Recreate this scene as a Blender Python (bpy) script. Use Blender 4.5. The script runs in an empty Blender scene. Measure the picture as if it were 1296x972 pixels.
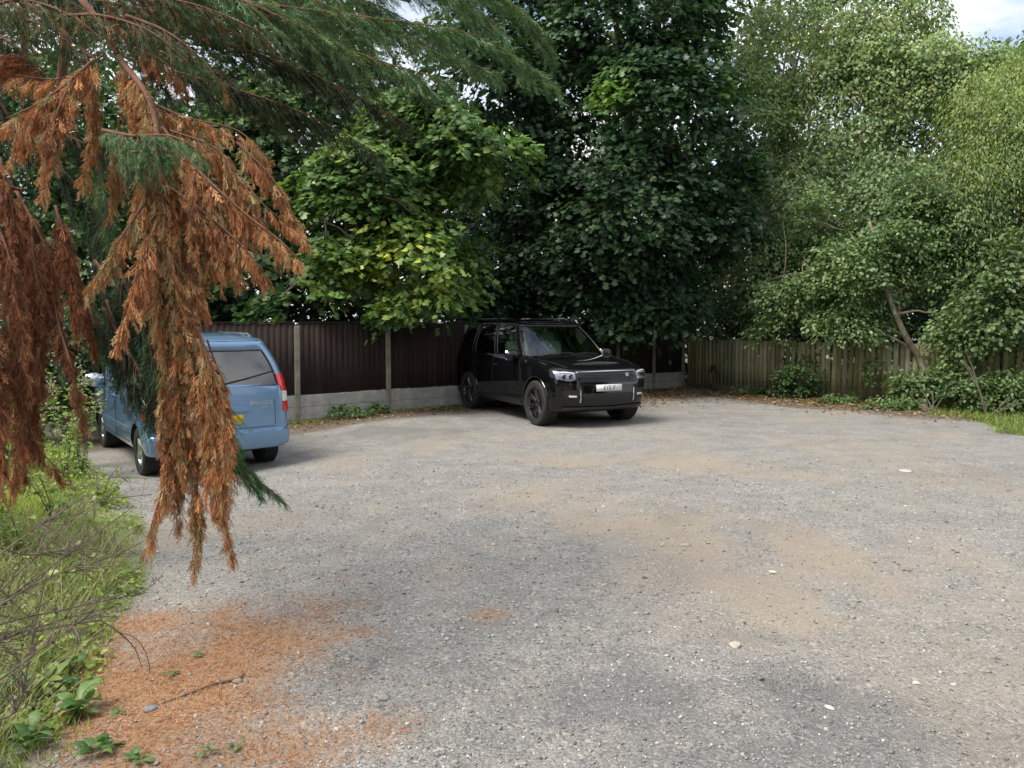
import bpy, bmesh, math, random
import numpy as np
from math import radians as R_, sin, cos, pi
from mathutils import Vector, Matrix, noise
from mathutils.bvhtree import BVHTree
S = bpy.context.scene
COL = S.collection

# ------------------------------------------------------------------ camera
CAM_H, PITCH, F_PX = 1.85, math.atan(81/975.0), 975.0
cd = bpy.data.cameras.new('camera'); cam = bpy.data.objects.new('camera', cd); COL.objects.link(cam)
cd.sensor_width = 36.0; cd.lens = 36.0*F_PX/1296.0; cd.clip_start = 0.05; cd.clip_end = 2000
cam.location = (0, 0, CAM_H); cam.rotation_euler = (pi/2-PITCH, 0, 0)
S.camera = cam
# ------------------------------------------------------------------ sky, sun, exposure
SUN_EL, SUN_AZ = R_(58), R_(-120)      # azimuth measured clockwise from +Y (behind the camera, to the left)
w = bpy.data.worlds.new('World'); S.world = w; w.use_nodes = True
nt = w.node_tree; nt.nodes.clear()
out = nt.nodes.new('ShaderNodeOutputWorld'); bg = nt.nodes.new('ShaderNodeBackground')
sky = nt.nodes.new('ShaderNodeTexSky'); sky.sky_type = 'NISHITA'; sky.sun_disc = False
sky.sun_elevation = SUN_EL; sky.sun_rotation = SUN_AZ; sky.air_density = 1.2; sky.dust_density = 1.0; sky.ozone_density = 1.0
tc = nt.nodes.new('ShaderNodeTexCoord'); mp = nt.nodes.new('ShaderNodeMapping'); mp.inputs['Scale'].default_value = (1.6, 1.6, 4.2)
nz = nt.nodes.new('ShaderNodeTexNoise'); nz.inputs['Scale'].default_value = 1.7; nz.inputs['Detail'].default_value = 7; nz.inputs['Roughness'].default_value = 0.6
rp = nt.nodes.new('ShaderNodeValToRGB'); rp.color_ramp.elements[0].position = 0.36; rp.color_ramp.elements[1].position = 0.56
mx = nt.nodes.new('ShaderNodeMix'); mx.data_type = 'RGBA'
nt.links.new(tc.outputs['Generated'], mp.inputs['Vector']); nt.links.new(mp.outputs[0], nz.inputs['Vector'])
nt.links.new(nz.outputs[0], rp.inputs[0]); nt.links.new(rp.outputs[0], mx.inputs[0])
nt.links.new(sky.outputs[0], mx.inputs[6]); mx.inputs[7].default_value = (7.4, 7.5, 7.7, 1)
nt.links.new(mx.outputs[2], bg.inputs[0]); bg.inputs[1].default_value = 0.10
nt.links.new(bg.outputs[0], out.inputs[0])
sl = bpy.data.lights.new('sun', 'SUN'); so = bpy.data.objects.new('sun', sl); COL.objects.link(so)
sl.energy = 2.5; sl.angle = R_(30); sl.color = (1.0, 0.93, 0.80)
_sd = Vector((sin(SUN_AZ)*cos(SUN_EL), cos(SUN_AZ)*cos(SUN_EL), sin(SUN_EL)))
so.rotation_euler = _sd.to_track_quat('Z', 'Y').to_euler()
S.view_settings.view_transform = 'Standard'; S.view_settings.look = 'None'
S.view_settings.exposure = 0.93; S.view_settings.gamma = 1.0
S.render.engine = 'CYCLES'
S.cycles.max_bounces = 7; S.cycles.diffuse_bounces = 2; S.cycles.glossy_bounces = 4
S.cycles.transmission_bounces = 5; S.cycles.transparent_max_bounces = 10
S.cycles.use_denoising = True

# ------------------------------------------------------------------ pixel -> world helpers (photo pixels)
_c, _s = cos(PITCH), sin(PITCH)
def ray(px, py):
    u = (px-648)/F_PX; v = (py-486)/F_PX
    return Vector((u, _c - v*_s, -_s - v*_c))
def P(px, py, d):
    r = ray(px, py); return Vector((0, 0, CAM_H)) + r*(d/r.y)
def G(px, py, z=0.0):
    r = ray(px, py); return Vector((0, 0, CAM_H)) + r*((z-CAM_H)/r.z)

# ------------------------------------------------------------------ tagging
def tag(o, label=None, cat=None, group=None, kind=None):
    if label: o['label'] = label
    if cat: o['category'] = cat
    if group: o['group'] = group
    if kind: o['kind'] = kind
    return o
def thing(name, label, cat, loc=(0, 0, 0), rz=0.0, group=None):
    o = bpy.data.objects.new(name, None); COL.objects.link(o); o.location = loc; o.rotation_euler = (0, 0, rz)
    o.empty_display_size = 0.2
    return tag(o, label, cat, group)
def link(name, me, parent=None):
    o = bpy.data.objects.new(name, me); COL.objects.link(o)
    if parent is not None: o.parent = parent
    return o

# ------------------------------------------------------------------ mesh builder
class MB:
    def __init__(s): s.V = []; s.F = {3: [], 4: []}; s.T = []; s.n = 0; s.M = {3: [], 4: []}
    def add(s, V, F, tint=None, mi=0):
        V = np.asarray(V, dtype=np.float32).reshape(-1, 3)
        if isinstance(F, np.ndarray): Fs = [F]
        elif F and isinstance(F[0], np.ndarray): Fs = F
        else:
            Fs = [np.array([f for f in F if len(f) == k]) for k in (3, 4)]
        for f in Fs:
            if len(f) == 0: continue
            k = f.shape[1]; s.F[k].append(f.astype(np.int64)+s.n); s.M[k].append(np.full(len(f), mi, np.int32))
        s.V.append(V)
        if tint is None: t = np.ones((len(V), 3), np.float32)
        else:
            t = np.asarray(tint, np.float32)
            if t.ndim == 1: t = np.tile(t, (len(V), 1))
        s.T.append(t); s.n += len(V); return s
    def box(s, c, size, rot=None, tint=None, mi=0):
        h = np.array(size)/2.0
        v = np.array([[x, y, z] for x in (-1, 1) for y in (-1, 1) for z in (-1, 1)], float)*h
        if rot is not None: v = v@np.array(rot).T
        f = np.array([[0, 1, 3, 2], [4, 6, 7, 5], [0, 4, 5, 1], [2, 3, 7, 6], [0, 2, 6, 4], [1, 5, 7, 3]])
        return s.add(v+np.array(c), f, tint, mi)
    def tube(s, pts, rad, n=6, tint=None, mi=0, cap=True):
        pts = np.array([list(p) for p in pts], float); m = len(pts)
        rad = np.full(m, rad, float) if np.isscalar(rad) else np.array(rad, float)
        T = np.gradient(pts, axis=0); T /= np.linalg.norm(T, axis=1)[:, None]+1e-9
        a = np.array([0.3, 0.1, 1.0]) if abs(T[0][2]) < 0.9 else np.array([1.0, 0.2, 0])
        X = np.cross(T[0], a); X /= np.linalg.norm(X); V = []
        ang = np.arange(n)*2*pi/n
        for i in range(m):
            X = X-T[i]*X.dot(T[i]); X /= np.linalg.norm(X)+1e-9; Y = np.cross(T[i], X)
            V.append(pts[i]+rad[i]*(np.cos(ang)[:, None]*X+np.sin(ang)[:, None]*Y))
        V = np.concatenate(V); F = []
        for i in range(m-1):
            for j in range(n): F.append([i*n+j, i*n+(j+1) % n, (i+1)*n+(j+1) % n, (i+1)*n+j])
        Fq = np.array(F); Ft = np.zeros((0, 3), int)
        if cap:
            V = np.concatenate([V, pts[:1], pts[-1:]]); c0, c1 = m*n, m*n+1
            Ft = np.array([[c0, (j+1) % n, j] for j in range(n)]+[[c1, (m-1)*n+j, (m-1)*n+(j+1) % n] for j in range(n)])
        return s.add(V, [Fq, Ft], tint, mi)
    def lathe(s, prof, n=32, axis='y', tint=None, mi=0):
        prof = np.array(prof, float); m = len(prof); a = np.arange(n)*2*pi/n; V = []
        for r, h in prof:
            V.append(np.stack([r*np.cos(a), np.full(n, h), r*np.sin(a)], 1))
        V = np.concatenate(V)
        F = np.array([[i*n+j, (i+1)*n+j, (i+1)*n+(j+1) % n, i*n+(j+1) % n] for i in range(m-1) for j in range(n)])
        return s.add(V, F, tint, mi)
    def grid(s, Pg, tint=None, mi=0, flip=False):
        Pg = np.asarray(Pg, float); a, b = Pg.shape[:2]
        i, j = np.meshgrid(np.arange(a-1), np.arange(b-1), indexing='ij'); i = i.ravel(); j = j.ravel()
        F = np.stack([i*b+j, (i+1)*b+j, (i+1)*b+j+1, i*b+j+1], 1)
        if flip: F = F[:, ::-1]
        return s.add(Pg.reshape(-1, 3), F, tint, mi)
    def inst(s, tV, tF, pos, Rm, sc, tint, mi=0):
        pos = np.asarray(pos); N = len(pos); m = len(tV)
        if N == 0: return s
        sc = np.asarray(sc, float)
        if sc.ndim == 1: sc = sc[:, None]*np.ones(3)
        W = tV[None]*sc[:, None, :]
        V = np.einsum('nij,nmj->nmi', Rm, W)+pos[:, None, :]
        off = (np.arange(N)*m)[:, None, None]
        Fs = [(f[None]+off).reshape(-1, f.shape[1]) for f in tF]
        t = np.repeat(np.asarray(tint), m, axis=0)
        return s.add(V.reshape(-1, 3), Fs, t, mi)
    def mesh(s, name, mats, smooth=False, doubles=False):
        me = bpy.data.meshes.new(name)
        V = np.concatenate(s.V).astype(np.float32); T = np.concatenate(s.T)
        F3 = np.concatenate(s.F[3]) if s.F[3] else np.zeros((0, 3), int); F4 = np.concatenate(s.F[4]) if s.F[4] else np.zeros((0, 4), int)
        mi = np.concatenate((s.M[3] or [])+(s.M[4] or [])) if (s.M[3] or s.M[4]) else np.zeros(0)
        me.vertices.add(len(V)); me.vertices.foreach_set('co', V.ravel())
        L = np.concatenate([F3.ravel(), F4.ravel()]).astype(np.int32); me.loops.add(len(L)); me.loops.foreach_set('vertex_index', L)
        nf = len(F3)+len(F4); me.polygons.add(nf)
        st = np.concatenate([np.arange(len(F3))*3, len(F3)*3+np.arange(len(F4))*4]).astype(np.int32)
        me.polygons.foreach_set('loop_start', st)
        me.polygons.foreach_set('material_index', mi.astype(np.int32))
        if smooth: me.polygons.foreach_set('use_smooth', np.ones(nf, bool))
        if (T != 1).any():
            a = me.color_attributes.new('tint', 'FLOAT_COLOR', 'POINT')
            a.data.foreach_set('color', np.concatenate([T, np.ones((len(T), 1))], 1).astype(np.float32).ravel())
        me.update(calc_edges=True)
        for m_ in (mats if isinstance(mats, (list, tuple)) else [mats]): me.materials.append(m_)
        return me
    def build(s, name, mats, parent=None, smooth=False):
        return link(name, s.mesh(name, mats, smooth), parent)

def basis(t, n):
    t = t/(np.linalg.norm(t, axis=1)[:, None]+1e-9)
    x = np.cross(t, n); x /= np.linalg.norm(x, axis=1)[:, None]+1e-9
    z = np.cross(x, t); return np.stack([x, t, z], 2)
def unit(v): v = np.asarray(v, float); return v/(np.linalg.norm(v, axis=-1, keepdims=True)+1e-9)
def catmull(pts, n=8):
    pts = np.array([list(p) for p in pts], float)
    if len(pts) < 3:
        t = np.linspace(0, 1, n)[:, None]; return pts[0]*(1-t)+pts[-1]*t
    p = np.concatenate([[2*pts[0]-pts[1]], pts, [2*pts[-1]-pts[-2]]]); o = []
    for i in range(1, len(p)-2):
        for t in np.linspace(0, 1, n, endpoint=False):
            a, b, c, d = p[i-1:i+3]; o.append(0.5*((2*b)+(c-a)*t+(2*a-5*b+4*c-d)*t*t+(3*b-a-3*c+d)*t**3))
    o.append(pts[-1]); return np.array(o)

# ------------------------------------------------------------------ materials
def newmat(name):
    m = bpy.data.materials.new(name); m.use_nodes = True; n = m.node_tree; n.nodes.clear()
    o = n.nodes.new('ShaderNodeOutputMaterial'); return m, n, o
def mat(name, c, rough=0.6, metal=0.0, var=0.12, scale=8.0, bump=0.0, bscale=60.0, coat=0.0, spec=0.5, coord='Object', stretch=None, c2=None, transmission=0.0):
    m, n, o = newmat(name); b = n.nodes.new('ShaderNodeBsdfPrincipled')
    tc = n.nodes.new('ShaderNodeTexCoord'); src = tc.outputs[coord]
    if stretch:
        mp = n.nodes.new('ShaderNodeMapping'); mp.inputs['Scale'].default_value = stretch; n.links.new(src, mp.inputs[0]); src = mp.outputs[0]
    nz = n.nodes.new('ShaderNodeTexNoise'); nz.inputs['Scale'].default_value = scale; nz.inputs['Detail'].default_value = 6; n.links.new(src, nz.inputs['Vector'])
    r = n.nodes.new('ShaderNodeValToRGB'); e = r.color_ramp.elements
    e[0].position = 0.3; e[1].position = 0.7
    lo = [x*(1-var) for x in c[:3]]; hi = list(c2[:3]) if c2 else [min(1, x*(1+var)) for x in c[:3]]
    e[0].color = (*lo, 1); e[1].color = (*hi, 1)
    n.links.new(nz.outputs[0], r.inputs[0]); n.links.new(r.outputs[0], b.inputs['Base Color'])
    b.inputs['Roughness'].default_value = rough; b.inputs['Metallic'].default_value = metal
    b.inputs['Coat Weight'].default_value = coat; b.inputs['Coat Roughness'].default_value = 0.04
    b.inputs['Specular IOR Level'].default_value = spec
    b.inputs['Transmission Weight'].default_value = transmission
    if bump:
        bn = n.nodes.new('ShaderNodeTexNoise'); bn.inputs['Scale'].default_value = bscale; bn.inputs['Detail'].default_value = 5; n.links.new(src, bn.inputs['Vector'])
        bp = n.nodes.new('ShaderNodeBump'); bp.inputs['Strength'].default_value = bump; bp.inputs['Distance'].default_value = 0.01
        n.links.new(bn.outputs[0], bp.inputs['Height']); n.links.new(bp.outputs[0], b.inputs['Normal'])
    n.links.new(b.outputs[0], o.inputs[0]); return m
def leafmat(name, trans=0.35, rough=0.5, gloss=0.35, tscale=(1.15, 1.25, 0.55)):
    """leaf or needle whose own colour is the tint attribute; thin, so part of the light comes through"""
    m, n, o = newmat(name); at = n.nodes.new('ShaderNodeAttribute'); at.attribute_name = 'tint'
    b = n.nodes.new('ShaderNodeBsdfPrincipled'); b.inputs['Roughness'].default_value = rough; b.inputs['Specular IOR Level'].default_value = gloss
    n.links.new(at.outputs['Color'], b.inputs['Base Color'])
    if trans > 0:
        t = n.nodes.new('ShaderNodeBsdfTranslucent'); mu = n.nodes.new('ShaderNodeMix'); mu.data_type = 'RGBA'; mu.blend_type = 'MULTIPLY'; mu.inputs[0].default_value = 1
        n.links.new(at.outputs['Color'], mu.inputs[6]); mu.inputs[7].default_value = (*tscale, 1); n.links.new(mu.outputs[2], t.inputs[0])
        mx = n.nodes.new('ShaderNodeMixShader'); mx.inputs[0].default_value = trans
        n.links.new(b.outputs[0], mx.inputs[1]); n.links.new(t.outputs[0], mx.inputs[2]); n.links.new(mx.outputs[0], o.inputs[0])
    else: n.links.new(b.outputs[0], o.inputs[0])
    return m
def tintmat(name, rough=0.8, bump=0.4, bscale=80, scale=14, var=0.35, stretch=None, spec=0.4):
    """surface whose own colour is the tint attribute, broken up by noise"""
    m, n, o = newmat(name); at = n.nodes.new('ShaderNodeAttribute'); at.attribute_name = 'tint'
    b = n.nodes.new('ShaderNodeBsdfPrincipled'); b.inputs['Roughness'].default_value = rough; b.inputs['Specular IOR Level'].default_value = spec
    tc = n.nodes.new('ShaderNodeTexCoord'); src = tc.outputs['Object']
    if stretch:
        mp = n.nodes.new('ShaderNodeMapping'); mp.inputs['Scale'].default_value = stretch; n.links.new(src, mp.inputs[0]); src = mp.outputs[0]
    nz = n.nodes.new('ShaderNodeTexNoise'); nz.inputs['Scale'].default_value = scale; nz.inputs['Detail'].default_value = 7; n.links.new(src, nz.inputs['Vector'])
    mr = n.nodes.new('ShaderNodeMapRange'); mr.inputs['From Min'].default_value = 0.3; mr.inputs['From Max'].default_value = 0.7
    mr.inputs['To Min'].default_value = 1-var; mr.inputs['To Max'].default_value = 1+var; n.links.new(nz.outputs[0], mr.inputs[0])
    vm = n.nodes.new('ShaderNodeVectorMath'); vm.operation = 'SCALE'; n.links.new(at.outputs['Vector'], vm.inputs[0]); n.links.new(mr.outputs[0], vm.inputs['Scale'])
    n.links.new(vm.outputs[0], b.inputs['Base Color'])
    bn = n.nodes.new('ShaderNodeTexNoise'); bn.inputs['Scale'].default_value = bscale; bn.inputs['Detail'].default_value = 5; n.links.new(src, bn.inputs['Vector'])
    bp = n.nodes.new('ShaderNodeBump'); bp.inputs['Strength'].default_value = bump; bp.inputs['Distance'].default_value = 0.01
    n.links.new(bn.outputs[0], bp.inputs['Height']); n.links.new(bp.outputs[0], b.inputs['Normal']); n.links.new(b.outputs[0], o.inputs[0]); return m
def glassmat(name, tint, refl=0.06, rough=0.01):
    m, n, o = newmat(name); tr = n.nodes.new('ShaderNodeBsdfTransparent'); tr.inputs[0].default_value = (*tint, 1)
    g = n.nodes.new('ShaderNodeBsdfGlossy'); g.inputs['Roughness'].default_value = rough
    nz = n.nodes.new('ShaderNodeTexNoise'); nz.inputs['Scale'].default_value = 2.5
    mr = n.nodes.new('ShaderNodeMapRange'); mr.inputs['To Min'].default_value = rough; mr.inputs['To Max'].default_value = rough+0.04
    n.links.new(nz.outputs[0], mr.inputs[0]); n.links.new(mr.outputs[0], g.inputs['Roughness'])
    f = n.nodes.new('ShaderNodeFresnel'); f.inputs[0].default_value = 1.55
    ad = n.nodes.new('ShaderNodeMath'); ad.operation = 'ADD'; ad.inputs[1].default_value = refl; ad.use_clamp = True; n.links.new(f.outputs[0], ad.inputs[0])
    mx = n.nodes.new('ShaderNodeMixShader'); n.links.new(ad.outputs[0], mx.inputs[0]); n.links.new(tr.outputs[0], mx.inputs[1]); n.links.new(g.outputs[0], mx.inputs[2])
    n.links.new(mx.outputs[0], o.inputs[0]); return m

M = {}
M['bark'] = mat('bark', (0.11, 0.085, 0.06), 0.9, var=0.4, scale=6, bump=0.8, bscale=30, stretch=(3, 3, 0.6), c2=(0.17, 0.15, 0.11))
M['bark_red'] = mat('bark_reddish', (0.16, 0.07, 0.04), 0.9, var=0.4, scale=6, bump=0.9, bscale=24, stretch=(3, 3, 0.5), c2=(0.22, 0.11, 0.07))
M['bark_pale'] = mat('bark_pale', (0.20, 0.16, 0.11), 0.9, var=0.35, scale=7, bump=0.7, bscale=30, stretch=(2, 2, 0.7), c2=(0.30, 0.26, 0.19))
M['twig'] = mat('dead_twig', (0.13, 0.105, 0.08), 0.9, var=0.35, scale=20, bump=0.4)
M['leaf'] = leafmat('broad_leaf', 0.32, 0.42, 0.45)
M['needle'] = leafmat('needle_green', 0.22, 0.6, 0.25)
M['needle_dead'] = leafmat('needle_dead', 0.22, 0.75, 0.15, (1.25, 0.9, 0.7))
M['grass'] = leafmat('grass_blade', 0.4, 0.55, 0.3)
M['concrete'] = mat('concrete', (0.33, 0.32, 0.29), 0.9, var=0.22, scale=5, bump=0.4, bscale=90, c2=(0.42, 0.41, 0.38))
M['concrete_post'] = mat('concrete_post', (0.22, 0.205, 0.15), 0.9, var=0.25, scale=6, bump=0.4, bscale=90, c2=(0.30, 0.28, 0.21))
M['wood_dark'] = tintmat('creosoted_board', 0.85, 0.5, 60, 9, 0.35, (6, 6, 0.7))
M['wood_old'] = tintmat('weathered_board', 0.9, 0.6, 60, 9, 0.4, (6, 6, 0.6))
M['stone'] = tintmat('stone_chip', 0.85, 0.3, 200, 60, 0.2)
# ------------------------------------------------------------------ ground
rng = np.random.RandomState(7)
def fbm(x, y, sc, seed=0, oct=4):
    """cheap value noise, numpy"""
    r = np.random.RandomState(seed); t = r.rand(256, 256); o = np.zeros_like(x, dtype=float); a = 1.0; tot = 0
    for k in range(oct):
        X = x*sc+17.3*k; Y = y*sc+9.1*k; xi = np.floor(X).astype(int); yi = np.floor(Y).astype(int); fx = X-xi; fy = Y-yi
        fx = fx*fx*(3-2*fx); fy = fy*fy*(3-2*fy)
        v = (t[xi % 256, yi % 256]*(1-fx)+t[(xi+1) % 256, yi % 256]*fx)*(1-fy)+(t[xi % 256, (yi+1) % 256]*(1-fx)+t[(xi+1) % 256, (yi+1) % 256]*fx)*fy
        o += a*v; tot += a; a *= 0.5; sc *= 2.03
    return o/tot
def blob(x, y, pxy, rx_px, ry_px, soft=1.0):
    """soft ellipse round the place seen at a photo pixel"""
    c = G(*pxy); ex = G(pxy[0]+rx_px, pxy[1]); ey = G(pxy[0], pxy[1]-ry_px)
    rx = abs(ex.x-c.x); ry = abs(ey.y-c.y)
    d = np.sqrt(((x-c.x)/rx)**2+((y-c.y)/ry)**2)
    d = d+(fbm(x, y, 1.3, 3)-0.5)*1.7+(fbm(x, y, 5, 4)-0.5)*0.9
    return np.clip((1.25-d)/(0.95*soft), 0, 1)
# boundary of the grassy bank on the left: x as a function of depth
_bd = [(1.5, -1.9), (3.3, -2.05), (4.0, -2.3), (4.6, -2.55), (5.2, -2.65), (6.1, -3.05), (7.4, -3.75), (9.2, -4.95), (11, -6.3), (13, -7.8), (16, -9.7)]
def bank_x(y): return np.interp(y, [a for a, b in _bd], [b for a, b in _bd])
# dirt strip along the fences
LF0, LF1 = Vector((-4.06, 14.5, 0)), Vector((4.72, 21.2, 0))
RF = [Vector((4.85, 21.25, 0)), Vector((6.5, 19.0, 0)), Vector((8.4, 17.5, 0)), Vector((10.6, 16.2, 0)), Vector((13.5, 14.9, 0))]
def fence_y(x):
    xs = [-12, -8.9, LF0.x, LF1.x]+[p.x for p in RF]; ys = [8.5, 10.8, LF0.y, LF1.y]+[p.y for p in RF]
    return np.interp(x, xs, ys)
def masks(x, y):
    tan = np.zeros_like(x); 
    for (p, rx, ry, a) in [((1040, 700), 85, 42, 1.0), ((980, 762), 75, 26, 0.75), ((1120, 745), 60, 16, 0.6), ((760, 640), 150, 28, 0.6), ((640, 690), 60, 18, 0.35), ((900, 690), 70, 14, 0.5),
                           ((860, 585), 200, 16, 0.45), ((480, 640), 70, 14, 0.4), ((560, 730), 40, 40, 0.45), ((860, 800), 90, 26, 0.3), ((1180, 680), 90, 16, 0.35), ((700, 620), 240, 20, 0.35), ((1090, 640), 120, 14, 0.3), ((350, 660), 60, 14, 0.35)]:
        tan = np.maximum(tan, a*blob(x, y, p, rx, ry))
    tan = tan*(0.7+0.6*fbm(x, y, 5, 8)); tan = np.clip(tan+0.7*np.clip(fbm(x, y, 0.9, 21)*2.8-1.15, 0, 1), 0, 1)
    lit = np.zeros_like(x)
    for (p, rx, ry, a) in [((230, 880), 240, 110, 1.0), ((330, 820), 190, 60, 0.85), ((360, 940), 240, 70, 0.8), ((420, 860), 120, 60, 0.55), ((400, 765), 150, 34, 0.5), ((180, 790), 90, 30, .8), ((620, 780), 34, 12, 0.55), ((440, 735), 50, 14, 0.4), ((150, 930), 130, 60, 1.0)]:
        lit = np.maximum(lit, a*blob(x, y, p, rx, ry, 1.5))
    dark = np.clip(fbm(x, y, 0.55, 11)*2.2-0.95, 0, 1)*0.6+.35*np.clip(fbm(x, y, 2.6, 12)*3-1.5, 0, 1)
    for (p, rx, ry, a) in [((470, 548), 130, 13, .8), ((860, 530), 150, 9, .7), ((300, 610), 60, 14, .5), ((1025, 866), 60, 10, 1.0), ((1075, 885), 22, 6, 1.), ((1065, 885), 26, 9, 0.9), ((930, 800), 60, 14, 0.5), ((760, 900), 340, 80, 0.9), ((1150, 930), 260, 60, 0.75), ((900, 960), 420, 60, .8), ((640, 800), 130, 34, 0.35), ((1120, 940), 160, 30, 0.45)]:  # wide foreground and fence-side ellipses put tree shade into the ground colour
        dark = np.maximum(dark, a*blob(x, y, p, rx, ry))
    # faint wheel tracks sweeping across the yard
    for off in (-.8, .75):
        q = np.array([G(*p)[:2] for p in [(300, 800), (420, 700), (560, 645), (720, 612), (860, 590), (1010, 575), (1200, 566)]]); ty = np.interp(x, q[:, 0], q[:, 1])+off+.25*(fbm(x, y, .8, 71)-.5)
        t_ = np.clip(1-np.abs(y-ty)/.30, 0, 1)*(x > q[0, 0])*(.4+.9*fbm(x, y, 1.2, 72)); dark = np.maximum(dark, .55*t_); tan = np.maximum(tan, .45*np.clip(1-np.abs(y-ty-.45)/.4, 0, 1)*fbm(x, y, 1.1, 73)*1.5)
    fy = fence_y(x); lf = np.clip((y-(fy-2.1-1.9*np.clip(x-3, 0, 3)/3)+(fbm(x, y, 1.2, 5)-.5)*1.6)/0.9, 0, 1)
    soil = np.clip((bank_x(y)-x+(fbm(x, y, 2, 6)-0.5)*1.0)/0.5, 0, 1)
    fin = np.clip((x-8.0+(fbm(x, y, 1.1, 9)-.5)*1.6-.6*np.clip((12.5-y)/1.5, 0, 3))/.5, 0, 1)*np.clip((y-9.5)/.6, 0, 1)
    soil = np.maximum(soil, fin)
    return tan, lit, dark, lf, soil
def gz(x, y):
    z = (fbm(x, y, 0.35, 31, 3)-0.5)*0.05+(fbm(x, y, 1.8, 32, 3)-0.5)*0.02
    z = z-0.07*np.clip(1.6*blob(x, y, (1030, 868), 46, 8), 0, 1)-.05*blob(x, y, (1075, 886), 20, 6)-0.03*blob(x, y, (930, 800), 60, 10)
    z = z-0.10*np.clip((-x-2.2)/1.4, 0, 1)*np.clip((y-7.2)/1.2, 0, 1)
    bank = np.clip((bank_x(y)-x)/2.0, 0, 1)
    return z+0.35*bank*bank
ys = np.concatenate([np.arange(-9, 1.2, 0.5), np.arange(1.2, 7, 0.06), np.arange(7, 26, 0.14)]); xs = np.arange(-12, 15, 0.075)
# the grid narrows towards the camera so that it stays fine there
Xg = np.zeros((len(ys), 280)); Yg = np.zeros_like(Xg)
for i, yy in enumerate(ys):
    hw = min(16, max(6.0, 0.85*yy+1.6)) if yy > 2.2 or yy < -1 else 6.0; Xg[i] = np.linspace(-hw, hw, 280); Yg[i] = yy
Zg = gz(Xg, Yg)
mb = MB(); mb.grid(np.stack([Xg, Yg, Zg], 2), flip=True)
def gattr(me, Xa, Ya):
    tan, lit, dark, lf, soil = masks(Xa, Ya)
    a = me.color_attributes.new('wear_shade', 'FLOAT_COLOR', 'POINT'); a.data.foreach_set('color', np.stack([tan, lit, dark, lf], 1).astype(np.float32).ravel())  # stains and litter; third channel also holds the painted tree shade
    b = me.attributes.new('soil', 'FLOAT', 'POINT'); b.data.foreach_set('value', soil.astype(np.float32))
def ground_mat():
    m, n, o = newmat('gravel_ground'); N = n.nodes.new; L = n.links.new
    tc = N('ShaderNodeTexCoord'); co = tc.outputs['Object']
    def noise_(sc, det=4, rough=.6):
        q = N('ShaderNodeTexNoise'); q.inputs['Scale'].default_value = sc; q.inputs['Detail'].default_value = det; q.inputs['Roughness'].default_value = rough; L(co, q.inputs['Vector']); return q.outputs[0]
    def ramp(src, stops):
        r = N('ShaderNodeValToRGB'); e = r.color_ramp.elements
        while len(e) < len(stops): e.new(0.5)
        for k, (p, c) in enumerate(stops): e[k].position = p; e[k].color = (*c, 1)
        L(src, r.inputs[0]); return r.outputs[0]
    def mixc(f, a, b, mode='MIX'):
        q = N('ShaderNodeMix'); q.data_type = 'RGBA'; q.blend_type = mode
        if isinstance(f, float): q.inputs[0].default_value = f
        else: L(f, q.inputs[0])
        for s_, v in ((6, a), (7, b)):
            if isinstance(v, tuple): q.inputs[s_].default_value = (*v, 1)
            else: L(v, q.inputs[s_])
        return q.outputs[2]
    def math_(op, a, b, cl=False):
        q = N('ShaderNodeMath'); q.operation = op; q.use_clamp = cl
        for k, v in enumerate((a, b)):
            if isinstance(v, (int, float)): q.inputs[k].default_value = v
            else: L(v, q.inputs[k])
        return q.outputs[0]
    # stone chips: voronoi cells of two sizes, each with its own grey
    def vor(sc):
        v = N('ShaderNodeTexVoronoi'); v.inputs['Scale'].default_value = sc; L(co, v.inputs['Vector']); return v
    v1, v2 = vor(62), vor(130)
    sep = N('ShaderNodeSeparateColor'); L(v1.outputs['Color'], sep.inputs[0])
    sep2 = N('ShaderNodeSeparateColor'); L(v2.outputs['Color'], sep2.inputs[0])
    chips = ramp(sep.outputs[0], [(0.0, (.09, .09, .09)), (.35, (.20, .198, .195)), (.8, (.33, .32, .305)), (.97, (.55, .53, .50))])
    chips2 = ramp(sep2.outputs[1], [(0.0, (.10, .10, .10)), (.5, (.24, .237, .235)), (1.0, (.44, .43, .41))])
    base = mixc(ramp(noise_(9, 5), [(.42, (0, 0, 0)), (.58, (1, 1, 1))]), chips, chips2)
    base = mixc(0.38, base, mixc(ramp(noise_(2.6, 9, .72), [(.36, (0, 0, 0)), (.64, (1, 1, 1))]), (.15, .148, .144), (.37, .345, .305)))
    at = N('ShaderNodeAttribute'); at.attribute_name = 'wear_shade'; sp = N('ShaderNodeSeparateColor'); L(at.outputs['Color'], sp.inputs[0])
    so_ = N('ShaderNodeAttribute'); so_.attribute_name = 'soil'
    br = noise_(38, 5, .7)
    def br_mask(src, lo=.25, w_=.5):
        q = math_('ADD', src, math_('MULTIPLY', math_('SUBTRACT', br, 0.5), 1.5)); q = math_('SUBTRACT', q, lo); return math_('DIVIDE', q, w_, True)
    tanc = mixc(noise_(26, 6), (.28, .225, .168), (.41, .34, .265))
    base = mixc(math_('MULTIPLY', br_mask(sp.outputs[0], .2, .8), 0.68), base, tanc)
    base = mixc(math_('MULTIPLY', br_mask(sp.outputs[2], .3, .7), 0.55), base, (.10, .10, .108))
    lc = mixc(noise_(70, 6, .8), (.23, .12, .06), (.49, .29, .155))
    base = mixc(math_('MULTIPLY', br_mask(sp.outputs[1], .3, .55), 0.9), base, lc)
    dl = mixc(noise_(45, 6, .75), (.05, .042, .036), (.22, .165, .12))
    base = mixc(math_('MULTIPLY', br_mask(at.outputs['Alpha'], .35, .5), 0.85), base, dl)
    base = mixc(br_mask(so_.outputs['Fac'], .3, .5), base, mixc(noise_(30, 6), (.05, .045, .03), (.12, .11, .06)))
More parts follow.
